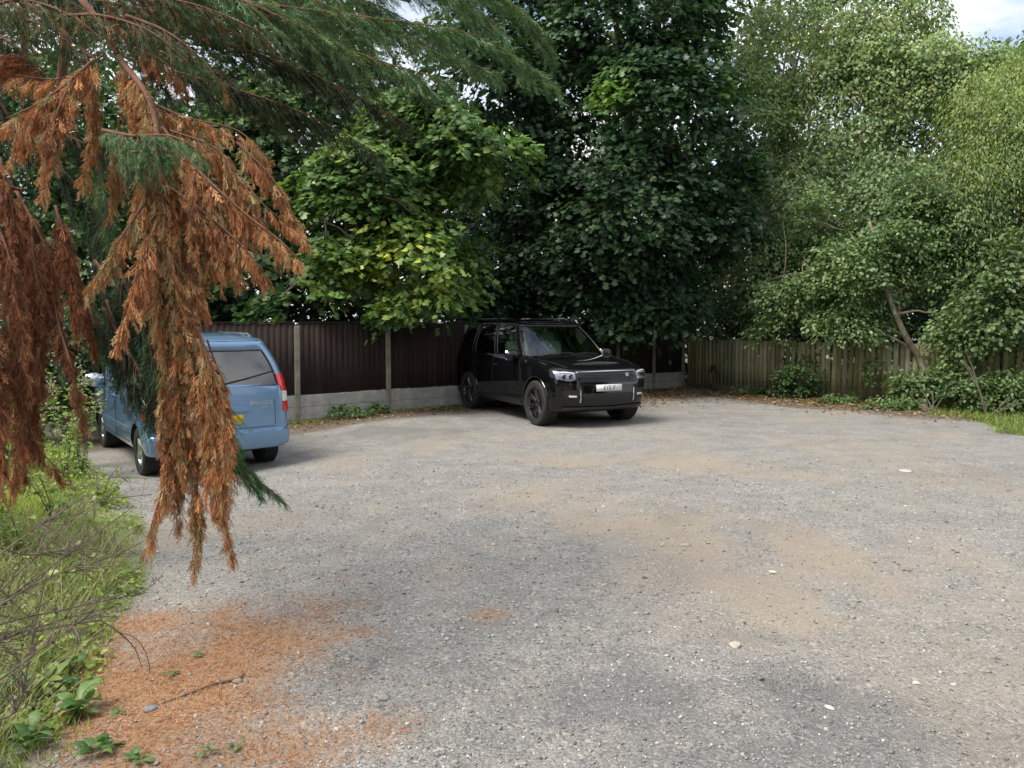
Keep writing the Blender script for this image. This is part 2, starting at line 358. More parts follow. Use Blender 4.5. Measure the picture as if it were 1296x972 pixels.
    b = N('ShaderNodeBsdfPrincipled'); b.inputs['Roughness'].default_value = 0.92; b.inputs['Specular IOR Level'].default_value = 0.25
    L(base, b.inputs['Base Color'])
    h = math_('ADD', math_('MULTIPLY', v1.outputs['Distance'], -1.0), math_('MULTIPLY', noise_(120, 6, .8), 0.6))
    h = math_('ADD', h, math_('MULTIPLY', v2.outputs['Distance'], -0.5))
    bp = N('ShaderNodeBump'); bp.inputs['Strength'].default_value = 0.75; bp.inputs['Distance'].default_value = 0.012; L(h, bp.inputs['Height']); L(bp.outputs[0], b.inputs['Normal'])
    L(b.outputs[0], o.inputs[0]); return m
M['ground'] = ground_mat()
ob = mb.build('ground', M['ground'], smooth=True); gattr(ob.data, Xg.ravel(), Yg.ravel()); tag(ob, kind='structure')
# the land beyond the fences and behind the camera
mb = MB(); xx, yy = np.meshgrid(np.linspace(-400, 400, 41), np.linspace(-400, 400, 41), indexing='ij')
mb.grid(np.stack([xx, yy, np.full_like(xx, -0.32)], 2), tint=None)
M['land'] = mat('far_soil', (.10, .10, .06), .95, var=.4, scale=.6, bump=.5, c2=(.18, .17, .13))
tag(mb.build('terrain', M['land']), kind='structure')

# loose stone chips
def rock_tmpl(seed, sub=0):
    bm = bmesh.new(); bmesh.ops.create_icosphere(bm, subdivisions=1+sub, radius=1.0)
    r = np.random.RandomState(seed); sc = np.array([1, r.uniform(.6, .95), r.uniform(.4, .7)])
    V = np.array([v.co[:] for v in bm.verts]); V = V*(1+r.uniform(-.28, .28, (len(V), 1)))*sc; F = np.array([[v.index for v in f.verts] for f in bm.faces]); bm.free(); return V, [F]
def octa(seed):
    r = np.random.RandomState(seed); V = np.array([[1, 0, 0], [-1, 0, 0], [0, 1, 0], [0, -1, 0], [0, 0, .6], [0, 0, -.6]], float)
    V = V*(1+r.uniform(-.35, .35, (6, 1)))+r.uniform(-.2, .2, (6, 3))
    return V, [np.array([[0, 2, 4], [2, 1, 4], [1, 3, 4], [3, 0, 4], [2, 0, 5], [1, 2, 5], [3, 1, 5], [0, 3, 5]])]
def randrot(r, n, tilt=0.5):
    a = r.uniform(0, 2*pi, n); nn = unit(np.stack([r.normal(0, tilt, n), r.normal(0, tilt, n), np.ones(n)], 1)); t = np.stack([np.cos(a), np.sin(a), np.zeros(n)], 1)
    t = t-nn*(t*nn).sum(1)[:, None]; return basis(t, nn)
r = np.random.RandomState(5); mb = MB()
for k in range(6):
    n = 5200; d = 2.6+ (r.rand(n)**1.7)*7.5; px = r.uniform(-0.78, 0.78, n); x = px*d; y = d
    keep = (x > bank_x(y)-.1); tan, lit, dark, lf, soil = masks(x, y)
    keep &= r.rand(n) < (1-0.8*lit)*(1-.55*tan); x, y = x[keep], y[keep]; n = len(x)
    sz = np.clip(r.lognormal(np.log(.0052), .42, n), .003, .016)*(0.8+0.05*y)
    g = r.choice([.16, .22, .27, .33, .5], n, p=[.16, .25, .27, .20, .12])*r.uniform(.85, 1.15, n); c = np.stack([g*r.uniform(.97, 1.07, n), g, g*r.uniform(.9, 1.06, n)], 1)
    V, F = octa(k); mb.inst(V, F, np.stack([x, y, gz(x, y)+sz*.25], 1), randrot(r, n, .5), sz, c)
tag(mb.build('gravel', M['stone']), kind='stuff')
n = 520; y = r.uniform(3, 9, n); x = r.uniform(-.7, .7, n)*y; k = x > bank_x(y); x, y = x[k], y[k]; n = len(x); sz = r.lognormal(np.log(.012), .3, n); g = r.choice([.2, .26, .34, .44], n)*r.uniform(.85, 1.1, n); V, F = rock_tmpl(7); mb = MB()
mb.inst(V, F, np.stack([x, y, gz(x, y)+sz*.12], 1), randrot(r, n, .3), sz, np.stack([g*1.04, g, g*.93], 1)); tag(mb.build('coarse_gravel', M['stone']), kind='stuff')
# needle litter under the conifer
def strip(n=2, w=.5):
    V = np.array([[-w, 0, 0], [w, 0, 0], [w*.4, 1, 0.12], [-w*.4, 1, 0.12]], float); return V, [np.array([[0, 1, 2, 3]])]
n = 60000; x = r.uniform(-3.4, .1, n); y = r.uniform(2.7, 6.0, n); _, lit, _, _, _ = masks(x, y)
k = (r.rand(n) < np.clip(lit*1.3-.08, 0, 1)**1.3) & (x > bank_x(y)-.9); x, y = x[k], y[k]; n = len(x); L_ = r.uniform(.008, .035, n)
base = np.array([[.42, .20, .10], [.30, .13, .065], [.50, .29, .16], [.17, .09, .06], [.46, .36, .25]])[r.choice(5, n, p=[.35, .25, .2, .12, .08])]*r.uniform(.8, 1.2, (n, 1))
mb = MB(); V, F = strip(); mb.inst(V, F, np.stack([x, y, gz(x, y)+.004+r.rand(n)*.006], 1), randrot(r, n, .35), np.stack([np.full(n, .003)*r.uniform(.7, 1.6, n), L_, L_], 1), base)
tag(mb.build('fallen_needles', M['needle_dead']), kind='stuff')
# dead leaves along the fence foot
n = 11000; x = np.where(r.rand(n) < .35, r.uniform(-4.5, 11, n), r.uniform(2.6, 9, n)); y = fence_y(x)-np.abs(r.normal(0, .75, n))*np.where(x > 2.5, 1.9, .8)-.05
lv = np.array([[0, 0, 0], [.4, .35, .1], [.3, .8, .15], [0, 1, 0], [-.3, .8, .12], [-.4, .35, .1]], float)
LF = [np.array([[0, 1, 2, 3], [0, 3, 4, 5]])]
base = np.array([[.30, .17, .09], [.20, .11, .06], [.42, .28, .13], [.36, .30, .22], [.12, .075, .05]])[r.choice(5, n)]*r.uniform(.7, 1.2, (n, 1))
mb = MB(); mb.inst(lv, LF, np.stack([x, y, gz(x, y)+.012], 1), randrot(r, n, .35), r.uniform(.03, .075, n), base)
tag(mb.build('fallen_leaves', M['leaf']), kind='stuff')
# single stones one can pick out
def stone(px, py, size, col, label, flat=.6, seed=0):
    c = G(px, py); V, F = rock_tmpl(seed+50, 1); V = V*np.array([1, 1, flat]); m_ = MB(); m_.add(V*size, F[0], tint=tuple(.68*q for q in col))
    o = m_.build('stone', M['stone']); o.location = (c.x, c.y, float(gz(np.array([c.x]), np.array([c.y]))[0])+size*flat*.18); o.rotation_euler = (0, 0, seed*1.3); return tag(o, label, 'stone')
stone(930, 818, .042, (.62, .57, .48), 'largest pale rounded stone on the bare gravel, beside a brown streak', .8, 1)
stone(978, 725, .030, (.75, .74, .70), 'small white angular stone by the tan earth patch', .9, 2)
stone(486, 888, .033, (.36, .35, .33), 'grey lumpy stone on gravel near the orange needle patch', .8, 3)
stone(1050, 897, .028, (.72, .70, .62), 'flat pale sliver of stone below the dark rut', .35, 4)
stone(868, 689, .05, (.50, .45, .36), 'flat buff stone slab in the middle of the yard', .3, 5)
stone(1145, 597, .09, (.62, .61, .58), 'flat whitish stone far out near the right side of the yard', .25, 6)
stone(1160, 866, .025, (.7, .7, .66), 'small whitish stone in the right foreground with tiny pale chips near it', .7, 7)
stone(190, 899, .045, (.28, .28, .30), 'dark slate coloured flat stone lying on orange needles', .4, 8)
stone(300, 863, .026, (.34, .31, .27), 'brownish lump at the end of a twig on orange needles', .9, 9)
stone(1207, 868, .018, (.7, .69, .6), 'tiny pale stone rightmost of the foreground chips', .7, 10)
m_ = MB(); pts = [G(205, 893), G(240, 880), G(272, 868), G(300, 862), G(310, 856)]
m_.tube([(p.x, p.y, .012) for p in pts], [.003, .004, .005, .008, .004], 6); m_.tube([(G(272, 868)).to_tuple(), (G(285, 875)).to_tuple()], [.004, .002], 5)
tag(m_.build('fallen_twig', M['twig']), 'thin grey twig lying across the orange needle litter', 'twig')
# ------------------------------------------------------------------ dark panel fence with concrete posts and gravel boards
rf = np.random.RandomState(21)
def box_mesh(name, size, m, tint=None, bev=0.0):
    bm = bmesh.new(); bmesh.ops.create_cube(bm, size=1.0); bmesh.ops.scale(bm, vec=Vector(size), verts=bm.verts)
    if bev: bmesh.ops.bevel(bm, geom=list(bm.edges), offset=bev, segments=1, affect='EDGES')
    me = bpy.data.meshes.new(name); bm.to_mesh(me); bm.free(); me.materials.append(m)
    if tint is not None:
        a = me.color_attributes.new('tint', 'FLOAT_COLOR', 'POINT'); a.data.foreach_set('color', np.tile(np.array([*tint, 1.0], np.float32), (len(me.vertices), 1)).ravel())
    return me
fence = thing('panel_fence', 'dark brown boarded panel fence between concrete posts, behind the black car', 'fence', LF0)
fdir = (LF1-LF0).normalized(); fang = math.atan2(fdir.y, fdir.x); FL = (LF1-LF0).length
ts = [-.348, -.174, 0, .174, .348, .489, .63, .768, .89, .997]
post_me = box_mesh('post', (.105, .10, 1.80), M['concrete_post'], bev=.012)
rail_c = {}
board_mes = []
for k in range(6):
    c = np.array([.030, .017, .0135])*rf.uniform(.7, 1.35)*np.array([1, rf.uniform(.95, 1.1), 1])
    mb = MB(); w_, h_ = .128, 1.34; yo = .011
    prof = [(-w_/2, -.0028), (w_/2, -.0004), (w_/2, .006), (-w_/2, .006)]
    V = [(x, y, z) for z in (0, h_) for x, y in prof]; mb.add(V, [np.array([[0, 1, 5, 4], [1, 2, 6, 5], [2, 3, 7, 6], [3, 0, 4, 7], [4, 5, 6, 7], [3, 2, 1, 0]])], tint=c)
    board_mes.append(mb.mesh('board', M['wood_dark']))
gb_mes = {}
for i, t in enumerate(ts):
    o = link('post', post_me, fence); o.location = (t*FL, 0, .84); o.rotation_euler = (rf.uniform(-.008, .008), rf.uniform(-.01, .01), 0)
for a, b in zip(ts[:-1], ts[1:]):
    x0, x1 = a*FL+.045, b*FL-.045; L_ = x1-x0
    for z in (.08, .315):
        hgt = .262 if z > .2 else .29
        m_ = box_mesh('gravel_board', (L_, .048, .228 if z > .2 else .236), M['concrete'], bev=.008)
        o = link('gravel_board', m_, fence); o.location = ((x0+x1)/2, 0, z)
    n = int(round(L_/.112)); st = L_/n; z0 = .445
    for k in range(n):
        o = link('board', board_mes[rf.randint(6)], fence); o.location = (x0+st*(k+.5), -.012+rf.uniform(-.002, .002), z0+rf.uniform(-.008, .006)); o.rotation_euler = (0, rf.normal(0, .003), 0)
    for z in (.56, 1.10, 1.68):
        m_ = box_mesh('rail', (L_, .04, .07), M['wood_dark'], (.03, .017, .012)); o = link('rail', m_, fence); o.location = ((x0+x1)/2, .022, z)
    m_ = box_mesh('cap', (L_, .06, .022), M['wood_dark'], (.034, .02, .015)); o = link('cap', m_, fence); o.location = ((x0+x1)/2, -.004, z0+1.36)
fence.rotation_euler = (0, 0, fang)
# ------------------------------------------------------------------ low weathered picket fence on the right
pf = thing('picket_fence', 'low weathered olive brown fence of upright pales under the right hand trees', 'fence', RF[0])
H = 1.30
pale_mes = []
for k in range(10):
    c = np.array([[.185, .165, .085], [.15, .145, .065], [.225, .205, .12], [.16, .16, .09], [.25, .22, .135]][k % 5])*rf.uniform(1.1, 1.6)
    mb = MB(); w_ = .108; prof = [(-w_/2, -.010), (w_/2, -.010), (w_/2, .010), (-w_/2, .010)]; tip = rf.uniform(-.006, .006)
    V = [(x, y, z+(tip*np.sign(x) if z > 0 else 0)) for z in (0, H) for x, y in prof]; mb.add(V, [np.array([[0, 1, 5, 4], [1, 2, 6, 5], [2, 3, 7, 6], [3, 0, 4, 7], [4, 5, 6, 7], [3, 2, 1, 0]])], tint=c)
    pale_mes.append(mb.mesh('pale', M['wood_old']))
for i in range(len(RF)-1):
    a, b = RF[i], RF[i+1]; d = (b-a); L_ = d.length; ang = math.atan2(d.y, d.x); d.normalize(); n = int(L_/.118)
    for k in range(n):
        p = a+d*(L_*(k+.5)/n)-RF[0]; o = link('pale', pale_mes[rf.randint(10)], pf)
        loose = 1.0 if i == 0 else 1.8
        o.location = (p.x, p.y, .03+rf.uniform(-.03, .03)*loose*.25); o.rotation_euler = (rf.normal(0, .01)*loose, rf.normal(0, .008)*loose, ang)
    for z in (.32, 1.02):
        m_ = box_mesh('rail', (L_, .035, .08), M['wood_old'], (.12, .10, .06)); o = link('rail', m_, pf); q = (a+b)/2-RF[0]
        nrm = Vector((-d.y, d.x, 0))*.03; o.location = (q.x+nrm.x, q.y+nrm.y, z); o.rotation_euler = (0, 0, ang)
    npst = 2 if L_ > 2.2 else 1
    for k in range(npst+(1 if i == len(RF)-2 else 0)):
        p = a+d*(L_*k/npst)-RF[0]; nrm = Vector((-d.y, d.x, 0))*(.085); m_ = box_mesh('post', (.09, .09, 1.38), M['wood_old'], (.14, .12, .075), .006); o = link('post', m_, pf)
        o.location = (p.x+nrm.x, p.y+nrm.y, .66); o.rotation_euler = (rf.normal(0, .015), rf.normal(0, .015), ang)
m_ = box_mesh('kickboard', (2.6, .03, .14), M['wood_old'], (.10, .10, .06)); o = link('kickboard', m_, pf); q = RF[0].lerp(RF[1], .47)-RF[0]; dd = (RF[1]-RF[0]).normalized()
o.location = (q.x+dd.y*.03, q.y-dd.x*.03, .07); o.rotation_euler = (0, 0, math.atan2(dd.y, dd.x))
# ------------------------------------------------------------------ vehicles
def paint(name, c, metal=0.0, rough=.25, flake=0.0):
    m = mat(name, c, .12, metal, var=.04, scale=3, coat=1.0, spec=.0); return m
M['black_paint'] = paint('black_paint', (.004, .004, .005), 0, .3)
M['blue_paint'] = mat('blue_metallic_paint', (.155, .275, .44), .28, .4, var=.05, scale=3, coat=1.0)
M['black_plastic'] = mat('black_plastic', (.010, .010, .011), .5, var=.15, scale=20)
M['gloss_black'] = mat('gloss_black', (.006, .006, .007), .12, var=.1, scale=9, coat=.5)
M['rubber'] = mat('tyre_rubber', (.014, .014, .015), .8, var=.25, scale=12, bump=.2, c2=(.028, .027, .026))
M['rim_dark'] = mat('dark_rim', (.11, .11, .115), .2, .9, var=.1, scale=9)
M['silver'] = mat('silver_metal', (.62, .63, .64), .25, .9, var=.08, scale=9)
M['glass_dark'] = glassmat('privacy_glass', (.05, .06, .06), .02)
M['glass_clear'] = glassmat('tinted_glass', (.66, .82, .74), .07)
M['glass_van'] = glassmat('van_rear_glass', (.05, .055, .06), .12)
M['lamp_glass'] = glassmat('lamp_lens', (.80, .84, .88), .10)
M['lamp_red'] = mat('red_lens', (.62, .012, .02), .15, var=.12, scale=25, coat=1)
M['lamp_white'] = mat('clear_lens', (.70, .66, .62), .15, var=.1, scale=25, coat=1)
M['seat'] = mat('seat_leather', (.30, .33, .28), .6, var=.15)
M['seat_pale'] = mat('pale_leather', (.50, .50, .44), .6, var=.15)
M['plate_white'] = mat('plate_white', (.72, .73, .74), .4, var=.03); M['plate_yellow'] = mat('plate_yellow', (.70, .47, .02), .4, var=.03)
M['ink'] = mat('plate_ink', (.01, .01, .01), .5, var=.1)
M['reflector'] = mat('lamp_reflector', (.82, .88, .98), .35, .35, var=.25, scale=30)
M['rust'] = mat('brake_disc', (.30, .27, .25), .4, .8, var=.2)

def half_ring(xf, xr, w, rfx, rfy, rrx, rry, bf=.05, br=.03, taper=0.0, sidex=None, nf=6, nc=7, ns=16, nr=6):
    """right... half outline (y>=0) from front centre to rear centre"""
    p = []
    wf = w-taper
    for i in range(nf):
        y = (wf-rfy)*i/nf; p.append((xf-bf*(y/max(wf, .01))**2, y))
    x0 = xf-bf*((wf-rfy)/wf)**2
    for i in range(nc):
        a = (pi/2)*i/nc; p.append((x0-rfx*(1-cos(a)), wf-rfy+rfy*sin(a)))
    xr0 = xr+br*((w-rry)/w)**2
    if sidex is None: sx = list(np.linspace(x0-rfx, xr0+rrx, ns+1))
    else: sx = [x0-rfx]+list(sidex)+[xr0+rrx]
    for i, x in enumerate(sx):
        f = (sx[0]-x)/(sx[0]-sx[-1]); p.append((x, w-taper*(1-f)**2))
    for i in range(1, nc+1):
        a = (pi/2)*i/nc; p.append((xr0+rrx*(1-sin(a)) , w-rry+rry*cos(a)))
    for i in range(1, nr+1):
        y = (w-rry)*(1-i/nr); p.append((xr+br*(y/w)**2, y))
    return np.array(p)
def mirror_ring(h, z):
    """closed ring from a half outline; z may be an array"""
    z = np.broadcast_to(z, (len(h),)); a = np.column_stack([h, z]); b = a[-2:0:-1].copy(); b[:, 1] *= -1; return np.concatenate([a, b])
def to_obj(mb, name, mats, parent, smooth=True, angle=35):
    me = mb.mesh(name, mats, smooth); bm = bmesh.new(); bm.from_mesh(me); bmesh.ops.remove_doubles(bm, verts=bm.verts, dist=.0004)
    bmesh.ops.dissolve_degenerate(bm, dist=.0002, edges=bm.edges); bmesh.ops.recalc_face_normals(bm, faces=bm.faces); bm.to_mesh(me); bm.free()
    if smooth: me.set_sharp_from_angle(angle=R_(angle))
    return link(name, me, parent)
def shell(levels, cap_crown=0.0, ncap=10):
    """levels: list of (half outline, z array). Closed solid with crowned top cap and flat bottom"""
    mb = MB(); rings = [mirror_ring(h, z) for h, z in levels]; n = len(rings[0]); G_ = np.array([np.concatenate([r_, r_[:1]]) for r_ in rings]); mb.grid(G_)
    for k, (h, z) in enumerate((levels[-1], levels[0])):
        z = np.broadcast_to(z, (len(h),)); t = np.linspace(-1, 1, ncap); Q = np.zeros((len(h), ncap, 3))
        Q[:, :, 0] = h[:, :1]; Q[:, :, 1] = h[:, 1:2]*t; Q[:, :, 2] = z[:, None]+(cap_crown*(1-t**2)*np.clip(h[:, 1:2]/.5, 0, 1) if k == 0 else 0)
        mb.grid(Q)
    return mb
def apply_bool(ob_, cutters):
    for c in cutters:
        md = ob_.modifiers.new('cut', 'BOOLEAN'); md.operation = 'DIFFERENCE'; md.object = c; md.solver = 'EXACT'; md.material_mode = 'TRANSFER'
    dg = bpy.context.evaluated_depsgraph_get(); me = bpy.data.meshes.new_from_object(ob_.evaluated_get(dg)); ob_.modifiers.clear(); ob_.data = me
    me.set_sharp_from_angle(angle=R_(32))
    for c in cutters: bpy.data.objects.remove(c)
def arch_cutter(x, y0, y1, r, z, m):
    mb = MB(); mb.lathe([(0.001, y0), (r, y0), (r, y1), (.001, y1)], 40); me = mb.mesh('cut', m); bm = bmesh.new(); bm.from_mesh(me); bmesh.ops.remove_doubles(bm, verts=bm.verts, dist=.002); bmesh.ops.recalc_face_normals(bm, faces=bm.faces); bm.to_mesh(me); bm.free()
    o = link('cut', me); o.location = (x, 0, z); return o
def wheel(parent, x, y, R, wd, style, spin=0.0):
    """wheel part: tyre is the mesh of the wheel, rim, hub and disc are its sub-parts"""
    s = 1 if y > 0 else -1; W = link('wheel', None, parent); W.location = (x, y, R-.012); rr = R*(.70 if style == 'suv' else .62)
    if s < 0: W.rotation_euler = (0, spin, pi)
    else: W.rotation_euler = (0, spin, 0)
    h = wd/2; mb = MB(); mb.lathe([(rr-.01, -h*.85), (rr, -h), (rr+.02, -h*1.02), (R*.93, -h*1.06), (R*.985, -h*.9), (R, -h*.6), (R, h*.6), (R*.985, h*.9), (R*.93, h*1.06), (rr+.02, h*1.02), (rr, h), (rr-.01, h*.85)], 40)
    for k in range(48):
        a = k*2*pi/48
        for q in (-.45, 0, .45):
            c = (cos(a)*(R-.001), q*wd*.62, sin(a)*(R-.001)); ca, sa = cos(a), sin(a); mb.box(c, (.010, wd*.24, .036), [[ca, 0, -sa], [0, 1, 0], [sa, 0, ca]])
    to_obj(mb, 'tyre', M['rubber'], W)
    mb = MB(); mb.lathe([(rr, -h*.8), (rr-.012, -h*.8), (rr-.03, -h*.3), (rr-.03, h*.45), (rr-.012, h*.80), (rr+.002, h*.88), (rr+.006, h*.84)], 40)
    nsp = 7 if style == 'suv' else 5
    for k in range(nsp):
        for dv in ((-.13, .13) if style == 'suv' else (0,)):
            a = k*2*pi/nsp; a1 = a+dv; wo = .020 if style == 'suv' else .05
            rad = np.array([.045, rr*.5, rr-.014]); yy = [h*.40, h*.62, h*.72]; an = [a+dv*.6, a+dv*.85, a1]; V = []
            for rad_, y_, a_ in zip(rad, yy, an):
                ww = wo*(1.15-.3*rad_/rr) if style == 'suv' else wo*(.6+.5*rad_/rr); t = np.array([-sin(a_), 0, cos(a_)]); u = np.array([cos(a_), 0, sin(a_)])
                for sg, dy in ((-1, 0), (-.6, .018), (.6, .018), (1, 0)): V.append(u*rad_+t*ww*sg+np.array([0, y_+dy, 0]))
            F = [[i*4+j, i*4+j+1, (i+1)*4+j+1, (i+1)*4+j] for i in range(2) for j in range(3)]; mb.add(V, np.array(F))
    to_obj(mb, 'rim', M['rim_dark'] if style == 'suv' else M['silver'], W, True, 25)
    mb = MB(); mb.lathe([(.001, h*.70), (.035, h*.69), (.062, h*.60), (.07, h*.35)], 24); to_obj(mb, 'hub_cap', M['silver'] if style != 'suv' else M['rim_dark'], W)
    mb = MB(); mb.lathe([(.02, -h*.1), (rr*.78, -h*.1), (rr*.78, h*.05), (.02, h*.05)], 32); to_obj(mb, 'brake_disc', M['rust'], W)
    mb = MB(); mb.lathe([(.001, -h*.45), (rr-.02, -h*.45), (rr-.02, -h*.2)], 32); to_obj(mb, 'barrel', M['black_plastic'], W)
    return W
class Body:
    def __init__(s, ob_): s.ob = ob_; me = ob_.data; s.T = BVHTree.FromPolygons([v.co[:] for v in me.vertices], [p.vertices[:] for p in me.polygons])
    def hit(s, a, b, face):
        if face == 'front': o, d = Vector((6, a, b)), Vector((-1, 0, 0))
        elif face == 'rear': o, d = Vector((-8, a, b)), Vector((1, 0, 0))
        elif face == 'left': o, d = Vector((a, 3, b)), Vector((0, -1, 0))
        elif face == 'right': o, d = Vector((a, -3, b)), Vector((0, 1, 0))
        else: o, d = Vector((a, b, 4)), Vector((0, 0, -1))
        h = s.T.ray_cast(o, d); return (h[0], h[1]) if h[0] is not None else (None, None)
    def pt(s, a, b, face, off=0.0):
        h, n = s.hit(a, b, face)
        if h is None:   # step towards the middle until the body is met
            for k in range(1, 25):
                aa = a*(1-.01*k) if face in ('front', 'rear') else a; h, n = s.hit(aa, b*(1-.004*k), face)
                if h is not None: break
        if h is None: return None
        ax = {'front': Vector((1, 0, 0)), 'rear': Vector((-1, 0, 0)), 'left': Vector((0, 1, 0)), 'right': Vector((0, -1, 0)), 'top': Vector((0, 0, 1))}[face]
        if n.dot(ax) < 0: n = -n
        nn = (n+ax*.3).normalized(); return h+nn*off
    def patch(s, name, lower, upper, face, off, m, parent, nu=8, nv=4, depth=.02, sub=False, smooth=True):
        """panel between two lines drawn on the given face, lifted by off from the skin, with turned-in edges"""
        lo = catmull([(p[0], p[1], 0) for p in lower], nu) if len(lower) > 2 else np.linspace((*lower[0], 0), (*lower[1], 0), nu+1); up = catmull([(p[0], p[1], 0) for p in upper], nu) if len(upper) > 2 else np.linspace((*upper[0], 0), (*upper[1], 0), len(lo))
        if len(up) != len(lo):
            k = max(len(up), len(lo)); f = lambda q: np.stack([np.interp(np.linspace(0, 1, k), np.linspace(0, 1, len(q)), q[:, j]) for j in range(3)], 1); up, lo = f(up), f(lo)
        Q = []
        for v in np.linspace(0, 1, nv+1):
            row = []
            for a, b in zip(lo, up):
                q = a*(1-v)+b*v; p = s.pt(q[0], q[1], face, off); row.append(list(p) if p is not None else [np.nan]*3)
            Q.append(row)
        Q = np.array(Q)
        if np.isnan(Q).any():
            msk = np.isnan(Q[..., 0]); Q[msk] = np.nanmean(Q.reshape(-1, 3), axis=0)
        ax = {'front': (-1, 0, 0), 'rear': (1, 0, 0), 'left': (0, -1, 0), 'right': (0, 1, 0), 'top': (0, 0, -1)}[face]
        mb = MB(); mb.grid(Q); ed = np.concatenate([Q[0], Q[1:, -1], Q[-1, -2::-1], Q[-2:0:-1, 0], Q[:1, 0]]); mb.grid(np.array([ed, ed+np.array(ax)*depth])); o = to_obj(mb, name, m, parent, smooth, 40); return o
    def seam(s, name, pts, face, m, parent, wd=.007, off=.0015, mirror_faces=None):
        q = catmull([(a, b, 0) for a, b in pts], 6) if len(pts) > 2 else np.linspace((*pts[0], 0), (*pts[1], 0), 14); P3 = [s.pt(a, b, face, off) for a, b, _ in q]; P3 = [p for p in P3 if p is not None]
        mb = MB(); mb.tube(P3, wd/2, 4); return to_obj(mb, name, m, parent)
def greenhouse(parent, hb, zb, ht, zt, wins, paint_m, roof_name='roof', crown=.05, glass=None, rails=(.04, .93), bulge=.035, liner=True):
    """pillars and roof as body, glass per window. hb/ht: half outlines of equal length; wins: list of (i0, i1, name, glass, both_sides, v0, v1)"""
    rb = mirror_ring(hb, zb); rt = mirror_ring(ht, zt); n = len(hb); N = len(rb); vs = [0, .04, .5, rails[1], 1.0]; vs = sorted(set([0, .05, .2, .35, .5, .65, .8, .93, 1.0]))
    def pt(i, v, inset=0.0):
        a, b = rb[i % N], rt[i % N]; q = a*(1-v)+b*v; rad = np.array([q[0]-(rb[:, 0].max()+rb[:, 0].min())/2, q[1], 0]); nn = np.array([0, np.sign(q[1]) if abs(q[1]) > .4 else q[1]*2, 0]); return q+nn*bulge*sin(v*pi)-rad/np.linalg.norm(rad)*inset
    holes = {}
    for w_ in wins:
        i0, i1, nm, gm, both, v0, v1 = w_
        rngs = [(i0, i1)] if not both else [(i0, i1), (N-i1, N-i0)]
        if both is None: rngs = [(i0, i1)]
        for a, b in rngs: holes[(a, b)] = (nm, gm, v0, v1)
    mb = MB(); FV = {}
    pts = np.array([[pt(i, v) for v in vs] for i in range(N+1)])
    F = []
    for i in range(N):
        for j in range(len(vs)-1):
            vm = (vs[j]+vs[j+1])/2; skip = False
            for (a, b), (nm, gm, v0, v1) in holes.items():
                ii = i if a >= 0 else (i if i < N+a and False else (i-N if i >= N+a else i))
                if a <= ii < b and v0 < vm < v1: skip = True
            if not skip: F.append([i*len(vs)+j, (i+1)*len(vs)+j, (i+1)*len(vs)+j+1, i*len(vs)+j+1])
    mb.add(pts.reshape(-1, 3), np.array(F)); o = to_obj(mb, 'pillars', paint_m, parent, True, 40)
    md = o.modifiers.new('thick', 'SOLIDIFY'); md.thickness = .035; md.offset = -1
    bmn = bmesh.new(); bmn.from_mesh(o.data); bmesh.ops.recalc_face_normals(bmn, faces=bmn.faces); bmn.to_mesh(o.data); bmn.free()
    mb = MB(); z = np.broadcast_to(zt, (n,)); t = np.linspace(-1, 1, 13); Q = np.zeros((n, 13, 3)); Q[:, :, 0] = ht[:, :1]; Q[:, :, 1] = ht[:, 1:2]*t; Q[:, :, 2] = z[:, None]+.004+crown*(1-t**4)*np.clip(ht[:, 1:2]/.3, 0, 1)*np.clip((ht[:, 0].max()-ht[:, :1])/.25+.15, 0, 1)*np.clip((ht[:, :1]-ht[:, 0].min())/.25+.15, 0, 1)
    mb.grid(Q); to_obj(mb, roof_name, paint_m, parent, True, 50)
    for (a, b), (nm, gm, v0, v1) in holes.items():
        rows = [[pt(i, v, .010) for v in np.linspace(v0, v1, 7)] for i in range(a, b+1)]; g = MB(); g.grid(np.array(rows)); to_obj(g, nm, M[gm], parent, True, 60)
        # rubber seal round the pane
        R_in = np.array([[pt(i, v, .004) for v in np.linspace(v0, v1, 7)] for i in range(a, b+1)]); ed = np.concatenate([R_in[0], R_in[1:, -1], R_in[-1, -2::-1], R_in[-2:0:-1, 0], R_in[:1, 0]]); sm = MB(); sm.tube(ed, .011, 5, cap=False); to_obj(sm, 'seal', M['gloss_black'], parent)
    return pt
def seat(parent, x, y, z, m, scale=1.0):
    mb = MB()
    def rb(c, s_, tilt=0.0, e=.35):
        bm = bmesh.new(); bmesh.ops.create_cube(bm, size=1); bmesh.ops.scale(bm, vec=Vector(s_), verts=bm.verts); bmesh.ops.bevel(bm, geom=list(bm.edges), offset=min(s_)*e, segments=2, affect='EDGES'); bmesh.ops.rotate(bm, cent=(0, 0, 0), matrix=Matrix.Rotation(tilt, 3, 'Y'), verts=bm.verts)
        V = np.array([v.co[:] for v in bm.verts])+np.array(c); F = [[v.index for v in f.verts] for f in bm.faces]; bm.free()
        tri = [];
        for f in F:
            for k in range(1, len(f)-1): tri.append([f[0], f[k], f[k+1]])
        mb.add(V, np.array(tri))
    rb((x, y, z-.30), (.5, .50, .14)); rb((x-.26, y, z), (.13, .50, .66), -.22); rb((x-.36, y, z+.42), (.09, .27, .19), -.15)
    mb.tube([(x-.33, y-.06, z+.28), (x-.35, y-.06, z+.38)], .008, 5); mb.tube([(x-.33, y+.06, z+.28), (x-.35, y+.06, z+.38)], .008, 5)
    return to_obj(mb, 'seat', m, parent)
